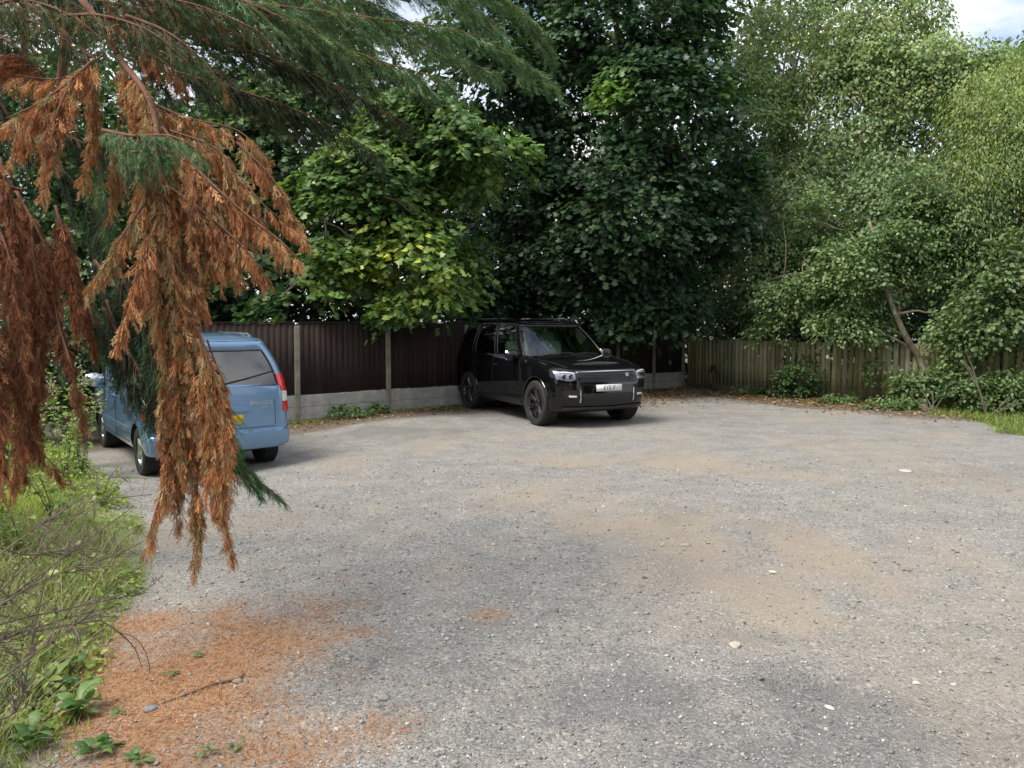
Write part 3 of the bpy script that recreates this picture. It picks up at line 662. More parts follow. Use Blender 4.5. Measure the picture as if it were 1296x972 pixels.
def steering(parent, x, y, z):
    mb = MB(); a = np.linspace(0, 2*pi, 25); T = Matrix.Rotation(R_(-62), 3, 'Y'); pts = [np.array(T@Vector((0.19*cos(t), .19*sin(t), 0)))+np.array([x, y, z]) for t in a]; mb.tube(pts, .014, 6, cap=False); mb.tube([pts[0], (x, y, z), pts[12]], .02, 5); to_obj(mb, 'steering_wheel', M['black_plastic'], parent)
def mirror_(parent, x, y, z, m, sc=1.0):
    s = 1 if y > 0 else -1; bm = bmesh.new(); bmesh.ops.create_uvsphere(bm, u_segments=16, v_segments=10, radius=1); 
    for v in bm.verts:
        v.co = Vector((v.co.x*.075*sc+(.0 if v.co.x > 0 else .0), v.co.y*.13*sc, v.co.z*.095*sc)); v.co.x = max(v.co.x, -.035*sc)
    me = bpy.data.meshes.new('mirror'); bm.to_mesh(me); bm.free(); me.materials.append(m)
    for p in me.polygons: p.use_smooth = True
    me.set_sharp_from_angle(angle=R_(40)); o = link('mirror', me, parent); o.location = (x, y+s*.13, z)
    mb = MB(); mb.box((-.037*sc, 0, 0), (.004, .21*sc, .15*sc)); g = mb.build('mirror_glass', M['silver'], o); mb = MB(); mb.tube([(0, -s*.08, -.05), (-.02, -s*.17, -.08)], .022, 6); mb.build('arm', M['black_plastic'], o); return o
def lettering(parent, txt, loc, rot, size, m, ext=.001, shear=0.0):
    c = bpy.data.curves.new('lettering', 'FONT'); c.body = txt; c.size = size; c.align_x = 'CENTER'; c.align_y = 'CENTER'; c.extrude = ext; c.shear = shear; c.materials.append(m); c.resolution_u = 3
    tmp = bpy.data.objects.new('lettering_curve', c); COL.objects.link(tmp); bpy.context.view_layer.update(); me = bpy.data.meshes.new_from_object(tmp.evaluated_get(bpy.context.evaluated_depsgraph_get())); bpy.data.objects.remove(tmp)
    o = link('lettering', me, parent); o.location = loc; o.rotation_euler = rot; return o

# ------------------------------ black 4x4
suv = thing('black_car', 'large glossy black four wheel drive car parked nose out against the dark panel fence', 'car', (1.28, 13.97, 0), R_(-63))
def zup(h, z0, rise, x1=.75, x2=-.6): return z0+rise*np.clip((x1-h[:, 0])/(x1-x2), 0, 1)**.8
H_ = lambda xf, xr, w, a=.30, b=.30, c=.22, d=.28, bf=.10, br=.05: half_ring(xf, xr, w, a*1.1, b*1.45, c, d, bf*1.5, br, ns=24)
lv = []
for (z, xf, xr, w, a, b, rise) in [(.26, .62, -3.80, .86, .30, .30, 0), (.29, .73, -3.93, .93, .30, .34, 0), (.36, .80, -4.02, .965, .32, .36, 0), (.50, .845, -4.08, .975, .34, .38, 0), (.56, .850, -4.10, .975, .34, .38, 0), (.60, .845, -4.10, .978, .34, .38, 0), (.72, .84, -4.10, .985, .32, .36, .01), (.86, .83, -4.09, .985, .32, .36, .02), (.93, .81, -4.07, .980, .32, .34, .055), (.98, .77, -4.05, .965, .34, .32, .095), (1.015, .68, -4.02, .94, .36, .32, .13), (1.035, .50, -3.98, .90, .36, .32, .148)]:
    h = H_(xf, xr, w, a, b); lv.append((h, zup(h, z, rise)))
mb = shell(lv, .045); body = to_obj(mb, 'body', [M['black_paint']], suv, True, 32)
cs = [arch_cutter(x, s*.62, s*1.1, .445, .40, M['black_plastic']) for x in (0, -2.92) for s in (1, -1)]
for c in cs: c.parent = suv; 
bpy.context.view_layer.update(); apply_bool(body, cs); BD = Body(body)
for x in (0, -2.92):
    for y in (.855, -.855): wheel(suv, x, y, .40, .275, 'suv', spin=.35+x*.3)
    for y in (.98, -.98):
        mb = MB(); a = np.linspace(R_(-18), R_(198), 26); f = 'left' if y > 0 else 'right'; mb.tube([BD.pt(x+.462*cos(t), .40+.462*sin(t), f, .0) or Vector((x+.462*cos(t), y, .40+.462*sin(t))) for t in a], .013, 5); to_obj(mb, 'arch_trim', M['gloss_black'], suv)
# cabin
sb = list(np.linspace(-.72, -3.60, 22)); st = list(np.linspace(-1.36, -3.42, 22))
hb = half_ring(-.36, -3.97, .895, .20, .16, .18, .22, .20, .05, 0, sb); ht = half_ring(-1.16, -3.72, .66, .14, .14, .14, .16, .06, .03, 0, st)
zb = zup(hb, 1.035, .148)-.02; zt = np.interp(ht[:, 0], [-3.8, -3.3, -2.2, -1.3, -1.1], [1.745, 1.79, 1.805, 1.785, 1.765])
nf, nc = 6, 7; s0 = nf+nc  # first side index
wins = [(-(nf+4), nf+4, 'windscreen', 'glass_clear', None, .05, .93)]
for a, b, nm, g in [(s0+1, s0+8, 'front_window', 'glass_clear'), (s0+9, s0+16, 'rear_door_window', 'glass_dark'), (s0+17, s0+22, 'quarter_window', 'glass_dark')]: wins.append((a, b, nm, g, True, .05, .93))
e0 = s0+24+5; Nn = len(mirror_ring(hb, zb)); wins.append((e0, Nn-e0, 'rear_window', 'glass_dark', None, .2, .93))
ptS = greenhouse(suv, hb, zb, ht, zt, wins, M['black_paint'], crown=.055)
for s in (1, -1):
    mb = MB(); mb.tube([(-1.5, s*.60, 1.842), (-1.6, s*.60, 1.868), (-3.2, s*.58, 1.868), (-3.35, s*.58, 1.84)], .014, 6); to_obj(mb, 'roof_rail', M['gloss_black'], suv)
mb = MB(); mb.box((-2.1, 0, 1.868), (1.5, .9, .008)); mb.build('sunroof', M['glass_dark'], suv)
mb = MB(); mb.box((-3.86, 0, 1.80), (.26, 1.1, .03)); mb.build('spoiler', M['black_paint'], suv)
# grille: frame, mesh bars, badge
BD.patch('grille', [(-.57, .785), (0, .775), (.57, .785)], [(-.60, .945), (0, .955), (.60, .945)], 'front', .004, M['gloss_black'], suv, 10, 4, .03)
gr = BD.patch('grille_frame', [(-.60, .950), (0, .960), (.60, .950)], [(-.60, .966), (0, .976), (.60, .966)], 'front', .012, M['silver'], suv, 10, 2, .03)
mb = MB()
for k in range(5):
    z = .805+k*.036
    for j in range(24):
        y = -.55+j*.048+(k % 2)*.024
        if abs(y) < .57:
            p = BD.pt(y, z, 'front', .012); mb.tube([p+Vector((0, .022*cos(t), .015*sin(t))) for t in np.linspace(0, 2*pi, 7)], .0055, 4, cap=False)
g_ = to_obj(mb, 'grille_mesh', M['gloss_black'], suv); tag(g_, kind='stuff')
mb = MB(); p = BD.pt(.40, .90, 'front', .02); mb.tube([p+Vector((-.012, 0, 0)), p+Vector((.008, 0, 0))], .034, 14); b_ = to_obj(mb, 'badge', M['silver'], suv)
# headlights
for s in (1, -1):
    H0 = link('headlight', None, suv); lo = [(s*.63, .815), (s*.75, .80), (s*.90, .815)]; up = [(s*.63, .945), (s*.78, .965), (s*.93, .955)]; lo = [(s*.63, .835), (s*.75, .82), (s*.91, .85)]
    BD.patch('housing', lo, up, 'front', .002, M['reflector'], H0, 8, 5, .02); BD.patch('lens', lo, up, 'front', .022, M['lamp_glass'], H0, 8, 5, .03)
    for q in (.70, .80):
        p = BD.pt(s*q, .89, 'front', .010); mb = MB(); mb.tube([p+Vector((-.01, 0, 0)), p+Vector((.010, 0, 0))], .040, 14); to_obj(mb, 'projector', M['gloss_black'], H0)
    BD.patch('light_strip', [(s*.64, .932), (s*.78, .950), (s*.92, .940)], [(s*.64, .946), (s*.78, .966), (s*.92, .955)], 'front', .026, M['lamp_white'], H0, 8, 1, .01)
    # lower bumper
    BD.patch('side_intake', [(s*.56, .46), (s*.80, .47)], [(s*.56, .66), (s*.83, .66)], 'front', .004, M['black_plastic'], suv, 8, 4, .02)
    BD.patch('bumper_blade', [(s*.55, .535), (s*.82, .54)], [(s*.55, .565), (s*.83, .57)], 'front', .022, M['gloss_black'], suv, 8, 2, .03)
    BD.patch('fog_lamp', [(s*.62, .545), (s*.74, .548)], [(s*.62, .572), (s*.74, .575)], 'front', .028, M['lamp_white'], suv, 5, 2, .02)
    BD.patch('intake_trim', [(s*.535, .45), (s*.535, .67)], [(s*.555, .45), (s*.555, .67)], 'front', .014, M['silver'], suv, 6, 2, .02)
    f = 'left' if s > 0 else 'right'
    for pts in ([(-.62, 1.12), (-.60, .80), (-.66, .45)], [(-1.72, 1.14), (-1.74, .75), (-1.74, .38)], [(-2.62, 1.15), (-2.66, .95), (-2.48, .72)], [(-.66, .42), (-2.36, .42)]): BD.seam('door_gap', pts, f, M['ink'], suv, .008)
    for k, x in enumerate((-1.58, -2.50)):
        p = BD.pt(x, .99, f, .022); mb = MB(); mb.tube([p+Vector((-.10, -s*.018, 0)), p+Vector((-.07, 0, 0)), p+Vector((.07, 0, 0)), p+Vector((.10, -s*.018, 0))], .013, 6); to_obj(mb, 'door_handle', M['gloss_black'], suv)
    BD.patch('sill', [(-.55, .30), (-2.40, .30)], [(-.55, .40), (-2.40, .40)], f, .012, M['black_plastic'], suv, 16, 2, .03)
    BD.patch('fender_vent', [(-.60, .72), (-.50, .72)], [(-.60, .98), (-.52, .98)], f, .008, M['rim_dark'], suv, 3, 6, .02)
    BD.patch('tail_light', [(s*.74, .88), (s*.93, .90)], [(s*.74, 1.12), (s*.90, 1.12)], 'rear', .012, M['lamp_red'], suv, 5, 5, .02)
    mirror_(suv, -.78, s*.90, 1.20, M['black_paint'], 1.15)
BD.patch('lower_grille', [(-.46, .42), (.46, .42)], [(-.50, .60), (.50, .60)], 'front', .006, M['black_plastic'], suv, 10, 4, .02)
BD.patch('bumper_shoulder', [(-.62, .735), (0, .735), (.62, .735)], [(-.60, .765), (0, .765), (.60, .765)], 'front', .012, M['gloss_black'], suv, 10, 2, .03)
BD.patch('bumper_lip', [(-.80, .335), (0, .325), (.80, .335)], [(-.82, .375), (0, .365), (.82, .375)], 'front', .02, M['gloss_black'], suv, 10, 2, .03)
p = BD.pt(0, .69, 'front', .025); mb = MB(); mb.box((0, 0, 0), (.012, .52, .112)); pl = mb.build('number_plate', M['plate_white'], suv); pl.location = p; lettering(pl, 'EYE F', (.0075, 0, 0), (pi/2, 0, pi/2), .105, M['ink'])
BD.seam('bonnet_gap', [(.60, -.70), (-.1, -.84), (-.45, -.86)], 'top', M['ink'], suv); BD.seam('bonnet_gap', [(.60, .70), (-.1, .84), (-.45, .86)], 'top', M['ink'], suv)
mb = MB(); mb.tube([(-.33, -.75, 1.185), (-.45, -.35, 1.235), (-.42, .05, 1.24)], .010, 5); to_obj(mb, 'wiper', M['black_plastic'], suv); mb = MB(); mb.tube([(-.33, -.05, 1.215), (-.42, .35, 1.235), (-.46, .62, 1.21)], .010, 5); to_obj(mb, 'wiper', M['black_plastic'], suv)
for y in (.38, -.38):
    seat(suv, -1.55, y, 1.10, M['seat']); seat(suv, -2.5, y, 1.10, M['seat'])
steering(suv, -1.02, -.38, 1.18); mb = MB(); mb.box((-.80, 0, 1.13), (.42, 1.45, .12)); mb.build('dashboard', M['black_plastic'], suv)
mb = MB(); mb.box((-1.27, 0, 1.66), (.03, .22, .065)); mb.build('rear_view_mirror', M['black_plastic'], suv)
mb = MB(); mb.box((-1.36, -.40, 1.70), (.16, .40, .02), [[cos(.5), 0, sin(.5)], [0, 1, 0], [-sin(.5), 0, cos(.5)]]); mb.build('sun_visor', M['seat_pale'], suv)
BD.patch('exhaust_trim', [(-.6, .34), (.6, .34)], [(-.6, .42), (.6, .42)], 'rear', .01, M['black_plastic'], suv, 8, 2, .02)

# ------------------------------ blue van
VF = Vector((-.6, .8, 0)); rear = Vector((-3.95, 10.0, 0)); vo = rear+VF*2.73+Vector((-.03, .05, -.10))
van = thing('blue_van', 'small light blue van with tall tail lamps, half hidden by the hanging brown branches', 'van', vo, math.atan2(VF.y, VF.x)); van.scale = (.97, .97, .985)
H_ = lambda xf, xr, w, a, b, c, d: half_ring(xf, xr, w, a, b, c, d, .10, .04, ns=24)
lv = []
for (z, xf, xr, w, a, b, c, d, rise) in [(.27, .72, -3.34, .80, .3, .3, .2, .2, 0), (.31, .84, -3.46, .87, .34, .34, .2, .24, 0), (.42, .90, -3.495, .90, .36, .36, .2, .26, 0), (.50, .915, -3.505, .903, .36, .36, .2, .26, 0), (.545, .91, -3.50, .903, .36, .36, .2, .26, 0), (.56, .90, -3.43, .903, .36, .36, .12, .16, 0), (.70, .87, -3.425, .905, .36, .36, .12, .16, 0), (.80, .82, -3.42, .903, .36, .36, .12, .16, .06), (.90, .70, -3.415, .895, .34, .36, .12, .16, .12), (.955, .58, -3.41, .88, .30, .34, .12, .16, .15)]:
    h = H_(xf, xr, w, a, b, c, d); lv.append((h, z+rise*np.clip((.7-h[:, 0])/1.3, 0, 1)**.8))
mb = shell(lv, .05); body = to_obj(mb, 'body', [M['blue_paint']], van, True, 32)
cs = [arch_cutter(x, s*.58, s*1.1, .355, .31, M['black_plastic']) for x in (0, -2.73) for s in (1, -1)]
for c in cs: c.parent = van
bpy.context.view_layer.update(); apply_bool(body, cs); BV = Body(body)
for x in (0, -2.73):
    for y in (.77, -.77): wheel(van, x, y, .315, .20, 'van', spin=.5)
sb = list(np.linspace(-.50, -3.20, 22)); st = list(np.linspace(-1.25, -3.05, 22))
hb = half_ring(-.18, -3.41, .885, .22, .18, .12, .16, .20, .04, 0, sb); ht = half_ring(-.98, -3.23, .64, .18, .16, .12, .17, .08, .03, 0, st)
zb = .955+.15*np.clip((.7-hb[:, 0])/1.3, 0, 1)**.8-.015; zt = np.interp(ht[:, 0], [-3.3, -2.6, -1.8, -1.1, -.9], [1.70, 1.765, 1.77, 1.735, 1.70])
wins = [(-(nf+4), nf+4, 'windscreen', 'glass_clear', None, .05, .93)]
for a, b, nm, g in [(s0+1, s0+8, 'front_window', 'glass_clear'), (s0+9, s0+16, 'sliding_door_window', 'glass_dark'), (s0+17, s0+22, 'quarter_window', 'glass_dark')]: wins.append((a, b, nm, g, True, .2, .93))
e0 = s0+24+5; wins.append((e0, Nn-e0, 'rear_window', 'glass_van', None, .05, .80))
ptV = greenhouse(van, hb, zb, ht, zt, wins, M['blue_paint'], crown=.04, bulge=.05)
for s in (1, -1):
    f = 'left' if s > 0 else 'right'
    for pts in ([(-.42, 1.05), (-.40, .80), (-.44, .40)], [(-1.40, 1.08), (-1.42, .75), (-1.40, .36)], [(-2.30, 1.08), (-2.34, .85), (-2.30, .66)], [(-.44, .38), (-2.3, .38)]): BV.seam('door_gap', pts, f, M['ink'], van, .010)
    BV.seam('door_rail', [(-2.35, .98), (-3.25, .98)], f, M['ink'], van, .012)
    for x in (-1.28, -1.52):
        p = BV.pt(x, .93, f, .02); mb = MB(); mb.tube([p+Vector((-.09, -s*.018, 0)), p+Vector((-.06, 0, 0)), p+Vector((.06, 0, 0)), p+Vector((.09, -s*.018, 0))], .014, 6); to_obj(mb, 'door_handle', M['blue_paint'], van)
    BV.patch('side_moulding', [(-.45, .50), (-2.3, .50)], [(-.45, .57), (-2.3, .57)], f, .012, M['blue_paint'], van, 16, 2, .02)
    mirror_(van, -.55, s*.90, 1.10, M['silver'], 1.1)
    BV.patch('headlight', [(s*.55, .66), (s*.82, .66)], [(s*.55, .80), (s*.84, .84)], 'front', .01, M['lamp_glass'], van, 6, 4, .02)
    # tall tail lamp following the corner: lower part on the body, upper on the pillar
    T = link('tail_light', None, van)
    def lampseg(z0, z1, m, nm):
        rows = []
        for z in np.linspace(z0, z1, 7):
            row = []
            for i in np.linspace(s0+23.4, s0+24+4.9, 8):
                if z > 1.085: v = (z-1.085)/(1.70-1.085); k = int(i); q = ptV(k, v)*(1-(i-k))+ptV(k+1, v)*(i-k)
                else:
                    lvz = [(np.mean(l_[1][-12:]), l_[0]) for l_ in lv]; zz = [a_ for a_, _ in lvz]; k = int(i); kk = min(k, len(hb)-2); ring = np.array([np.interp(z, zz, [l_[j][c_] for _, l_ in lvz]) for j in (kk, kk+1) for c_ in (0, 1)]).reshape(2, 2)
                    q2 = ring[0]*(1-(i-k))+ring[1]*(i-k); q = np.array([q2[0], q2[1], z])
                w_ = .5-.5*cos(min(1, max(0, (z-.76)/.5))*pi); cen = np.array([-2.9, .55]); dd = np.array([q[0], abs(q[1])])-cen; dd = dd/np.linalg.norm(dd)
                row.append([q[0]+dd[0]*.018, s*(abs(q[1])+dd[1]*.018), q[2]])
            rows.append(row)
        mb = MB(); Q = np.array(rows); mb.grid(Q); ed = np.concatenate([Q[0], Q[1:, -1], Q[-1, -2::-1], Q[-2:0:-1, 0], Q[:1, 0]]); ctr = np.array([-3.0, s*.6, 0]); ein = ed+(np.column_stack([np.full(len(ed), ctr[0]), np.full(len(ed), ctr[1]), ed[:, 2]])-ed)*.12; mb.grid(np.array([ed, ein])); to_obj(mb, nm, m, T, True, 40)
    lampseg(1.045, 1.26, M['lamp_red'], 'brake_lens'); lampseg(.905, 1.040, M['lamp_white'], 'reversing_lens'); lampseg(.77, .90, M['lamp_red'], 'lower_lens')
# tailgate details
BV.seam('tailgate_gap', [(-.70, .60), (-.70, .93)], 'rear', M['ink'], van); BV.seam('tailgate_gap', [(.70, .60), (.70, .93)], 'rear', M['ink'], van); BV.seam('tailgate_gap', [(-.70, .585), (.70, .585)], 'rear', M['ink'], van)
BV.patch('handle_strip', [(-.36, .805), (.36, .805)], [(-.36, .86), (.36, .86)], 'rear', .03, M['blue_paint'], van, 8, 3, .03)
BV.patch('plate_recess', [(-.32, .62), (.32, .62)], [(-.34, .79), (.34, .79)], 'rear', .006, M['blue_paint'], van, 8, 3, .01)
p = BV.pt(0, .705, 'rear', .016); mb = MB(); mb.box((0, 0, 0), (.012, .52, .112)); pl = mb.build('number_plate', M['plate_yellow'], van); pl.location = p
BV.patch('bumper', [(-.84, .36), (0, .35), (.84, .36)], [(-.85, .53), (0, .54), (.85, .53)], 'rear', .05, M['blue_paint'], van, 12, 4, .05)
p = BV.pt(-.50, .90, 'rear', .006); lettering(van, 'BERLINGO', p, (pi/2, 0, -pi/2), .062, M['silver'], .002, .2); p = BV.pt(-.55, .845, 'rear', .006); lettering(van, 'HDi', p, (pi/2, 0, -pi/2), .05, M['silver'], .002, .2)
mb = MB(); c0 = ptV(len(hb)-1, .12, -.03); mb.tube([c0+np.array([0, 0, 0]), c0*.4+ptV(len(hb)+4, .3, -.03)*.6, ptV(len(hb)+6, .36, -.02)], .008, 5); to_obj(mb, 'rear_wiper', M['black_plastic'], van)
for s in (1, -1):
    mb = MB(); mb.tube([(-1.3, s*.57, 1.775), (-1.4, s*.57, 1.795), (-2.8, s*.55, 1.795), (-2.9, s*.55, 1.77)], .014, 6); to_obj(mb, 'roof_rail', M['silver'], van)
for y in (.38, -.38): seat(van, -1.15, y, 1.05, M['seat']); seat(van, -2.2, y, 1.05, M['seat'])
steering(van, -.75, -.38, 1.10); mb = MB(); mb.box((-.6, 0, 1.02), (.4, 1.4, .12)); mb.build('dashboard', M['black_plastic'], van)
mb = MB(); mb.box((-3.1, .05, 1.10), (.25, .5, .10)); mb.box((-3.12, .45, 1.12), (.2, .25, .14)); mb.build('parcel_shelf', M['black_plastic'], van)
# ------------------------------------------------------------------ broadleaved trees
def syc_leaf():
    o = [(0, .02), (.56, .10), (.24, .36), (.50, .80), (0, 1.12)]
    pts = o+[(-x, y) for x, y in o[-2:0:-1]]; V = [(x, y, -.22*abs(x)-.10*y*y) for x, y in pts]+[(0, .36, .03)]
    c = len(pts); return np.array(V), [np.array([[c, i, (i+1) % c] for i in range(c)])]
def oval_leaf(w=.3):
    V = np.array([[0, 0, 0], [w, .3, .08], [w*.8, .72, .04], [0, 1, -.08], [-w*.8, .72, .04], [-w, .3, .08]]); return V, [np.array([[0, 1, 2, 3], [0, 3, 4, 5]])]
def dia_leaf(w=.3):
    V = np.array([[0, 0, 0], [w, .45, .05], [0, 1, -.05], [-w, .45, .05]], float); return V, [np.array([[0, 1, 2, 3]])]
LEAF = {'far': dia_leaf(.42), 'syc': syc_leaf(), 'oval': oval_leaf(.32), 'narrow': dia_leaf(.16), 'small': dia_leaf(.36)}
def n3(p, sc, off=0.0):
    return np.array([noise.noise(Vector((a*sc+off, b*sc-off, c*sc+off*.5))) for a, b, c in p])
def make_crown(r, lobes, n, leaf, size, per, crad, pal, droop=.35, thr=-.25, gsc=.55, front=0.75, shell=.5, tier=1.0, outw=.75, hang=False, ptint=None, zmin=.4, seed=0.0, keepout=None, cut=None):
    """cluster centres spread through the ellipsoid lobes, thickest near their outside; every cluster a tier of leaves"""
    vol = np.array([l[1][0]*l[1][1]+l[1][1]*l[1][2]+l[1][0]*l[1][2] for l in lobes]); cnt = (n*vol/vol.sum()).astype(int); C, O = [], []
    for (c, rad), m in zip(lobes, cnt):
        d = unit(r.normal(size=(m*2, 3))); keep = (d[:, 1] < .15) | (r.rand(m*2) > front); d = d[keep][:m]
        rr = (shell**3+(1-shell**3)*r.rand(len(d)))**(1/3.0); C.append(np.array(c)+d*rr[:, None]*np.array(rad)); O.append(d)
    C = np.concatenate(C); O = np.concatenate(O)
    k = (n3(C, gsc, seed) > thr) & (C[:, 2] > zmin)
    if cut is not None: k &= cut(C)
    C, O = C[k], O[k]; m = len(C)
    nrm = unit(np.array([0, 0, 1.0])*.9+O*np.array([outw, outw, .35])+r.normal(0, .28, (m, 3)))
    per_n = np.maximum(3, r.poisson(per, m)); idx = np.repeat(np.arange(m), per_n); N = len(idx)
    a = r.uniform(0, 2*pi, N); rad = np.sqrt(r.rand(N))*crad*np.repeat(r.uniform(.6, 1.25, m), per_n)
    nn = nrm[idx]; t1 = unit(np.cross(nn, np.array([.31, .2, .93])+0*nn)); t2 = np.cross(nn, t1)
    radial = np.cos(a)[:, None]*t1+np.sin(a)[:, None]*t2
    pos = C[idx]+radial*rad[:, None]+nn*(r.normal(0, .16*crad*tier, N))[:, None]; pos[:, 2] -= droop*rad**2/crad
    if hang: pos[:, 2] -= r.exponential(crad*hang, N)
    oh = O[idx]*np.array([1, 1, .2])
    tip = unit(radial*.8+oh*.9+np.array([0, 0, -.55 if not hang else -1.3])+r.normal(0, .35, (N, 3)))
    ln = unit(nn+r.normal(0, .38, (N, 3))); Rm = basis(tip, ln); sz = size*r.uniform(.6, 1.25, N)
    pw = np.array([p[3] for p in pal], float); pc = np.array([p[:3] for p in pal])
    ci = r.choice(len(pal), m, p=pw/pw.sum()); li = np.where(r.rand(N) < .72, ci[idx], r.choice(len(pal), N, p=pw/pw.sum()))
    T = pc[li]*np.repeat(r.uniform(.82, 1.18, m), per_n)[:, None]*r.uniform(.8, 1.2, (N, 1))
    if ptint is not None: T = T*ptint(pos)
    ok = pos[:, 2] > .03
    if keepout is not None: ok &= ~keepout(pos)
    V, F = LEAF[leaf]; mb = MB(); mb.inst(V, F, pos[ok], Rm[ok], sz[ok], T[ok]); return mb, C
def limb(mb, r, a, b, r0, r1, wob=.1, n=7, sides=7):
    a = np.array(a, float); b = np.array(b, float); t = np.linspace(0, 1, n)[:, None]; L_ = np.linalg.norm(b-a)
    p = a*(1-t)+b*t; p[1:-1] += r.normal(0, wob*L_*.12, (n-2, 3)); p[:, 2] += (np.sin(t[:, 0]*pi)*L_*.06); mb.tube(p, np.linspace(r0, r1, n), sides); return p
DENS = 1.7
def tree(name, label, base, lobes, n, leaf, size, per, crad, pal, trunk_r=.16, bark='bark', group=None, seed=1, limbs=9, twigs=70, trunk_top=None, lmat='leaf', trunk_path=None, **kw):
    r = np.random.RandomState(seed); base = np.array(base, float)
    o = thing(name, label, 'tree', base, group=group); n = int(n*DENS)
    lob = [(np.array(c)-base, rad) for c, rad in lobes]; ko, pt, ct = kw.pop('keepout', None), kw.pop('ptint', None), kw.pop('cut', None)
    mb, C = make_crown(r, lob, n, leaf, size, per, crad, pal, seed=seed*3.7, zmin=kw.pop('zmin', .5), keepout=(lambda q: ko(q+base)) if ko else None, ptint=(lambda q: pt(q+base)) if pt else None, cut=(lambda q: ct(q+base)) if ct else None, **kw)
    mb.build('crown', M[lmat], o)
    tb = MB(); cc = np.mean([l[0] for l in lob], axis=0); top = np.array(trunk_top)-base if trunk_top is not None else np.array([cc[0]*.8, cc[1]*.8, cc[2]*1.15])
    if trunk_path is not None: tp = catmull([np.array(q)-base for q in trunk_path], 5); tb.tube(tp, np.linspace(trunk_r, trunk_r*.35, len(tp)), 9)
    else:
        tp = catmull([[0, 0, -.05], top*.3+np.array([*r.normal(0, .12, 2), 0]), top*.65+np.array([*r.normal(0, .2, 2), 0]), top], 5); tb.tube(tp, np.linspace(trunk_r, trunk_r*.28, len(tp)), 9)
    tb.build('trunk', M[bark], o, True)
    lb = MB(); ends = []
    for k in range(limbs):
        c, rad = lob[k % len(lob)]; e = c+unit(r.normal(size=3))*np.array(rad)*.55; s_ = tp[min(len(tp)-2, int(len(tp)*r.uniform(.3, .85)))]
        if e[2] < s_[2]-.5: e[2] = s_[2]-.3
        ends.append(limb(lb, r, s_, e, trunk_r*.42, trunk_r*.12))
    allp = np.concatenate(ends) if ends else tp
    for k in r.choice(len(C), min(twigs, len(C)), replace=False):
        j = np.argmin(((allp-C[k])**2).sum(1)+r.rand(len(allp))*.3); limb(lb, r, allp[j], C[k], trunk_r*.12+.006, .006, n=5, sides=4, wob=.2)
    lb.build('limbs', M[bark], o, True); return o
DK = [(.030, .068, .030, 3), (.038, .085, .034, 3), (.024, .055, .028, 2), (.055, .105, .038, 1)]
MAP = [(.11, .20, .052, 3), (.075, .15, .045, 3), (.16, .25, .065, 2), (.26, .33, .085, .8), (.05, .105, .038, 1.6)]
BIR = [(.125, .205, .10, 3), (.165, .25, .125, 2.4), (.21, .275, .13, 1.2), (.08, .145, .075, 2.4), (.22, .22, .10, .3)]
WIL = [(.13, .20, .07, 3), (.18, .25, .08, 2.5), (.10, .165, .065, 2), (.24, .30, .09, 1)]
HAZ = [(.070, .135, .05, 3), (.10, .18, .065, 2), (.05, .10, .042, 2), (.16, .23, .10, .9)]
PRV = [(.11, .17, .075, 3), (.15, .22, .10, 2), (.08, .135, .06, 2), (.22, .27, .14, .6)]
FAR = [(.05, .09, .035, 3), (.07, .115, .04, 2), (.10, .15, .05, 1)]
BIR = [(a*1.22, b*1.16, c*1.0, d) for a, b, c, d in BIR]; HAZ = [(a*1.25, b*1.18, c, d) for a, b, c, d in HAZ]; PRV = [(a*1.15, b*1.12, c, d) for a, b, c, d in PRV]
def behind_fence(q):
    """nothing may poke through the boards: drop leaves within 8 cm of a fence below its top"""
    fy = fence_y(q[:, 0]); return (np.abs(q[:, 1]-fy) < .12) & (q[:, 2] < np.where(q[:, 0] > 4.7, 1.35, 1.85))
def yel_low(q):   # the young maple carries its yellowest leaves on the lower middle boughs
    c = P(500, 340, 14.6); d = np.sqrt(((q[:, 0]-c.x)/1.3)**2+((q[:, 2]-c.z)/.9)**2); f = np.clip(1.3-d, 0, 1)[:, None]
    return 1+f*np.array([.9, .55, .1])
tree('maple_tree', 'young maple with layered pale yellow-green leaves reaching over the dark panel fence', (-1.9, 17.6, 0),
     [(P(520, 330, 15.5), (1.75, 1.1, .95)), (P(470, 230, 15.8), (1.5, 1.2, .95)), (P(590, 190, 16), (1.35, 1.2, .9)), (P(540, 150, 16.4), (1.3, 1.2, .8)), (P(430, 340, 15.2), (.8, .8, .7)), (P(495, 385, 14.95), (.38, .3, .3))],
     820, 'syc', .135, 24, .42, MAP, .11, outw=.4, seed=11, thr=-.07, gsc=1.15, tier=.35, shell=.3, ptint=yel_low, zmin=1.75, droop=.5, trunk_top=(-1.9, 16.6, 6.2))
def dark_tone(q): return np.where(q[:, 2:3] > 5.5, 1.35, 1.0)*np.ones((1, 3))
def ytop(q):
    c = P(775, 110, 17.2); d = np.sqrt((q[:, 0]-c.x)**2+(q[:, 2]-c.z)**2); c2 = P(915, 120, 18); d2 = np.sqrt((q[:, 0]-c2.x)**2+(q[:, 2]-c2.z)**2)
    f = (np.clip(1.0-d/.6, 0, 1)*.8+np.clip(.4-d2/.9, 0, 1))[:, None]; return (1+f*np.array([4.5, 3.2, .6]))*dark_tone(q)
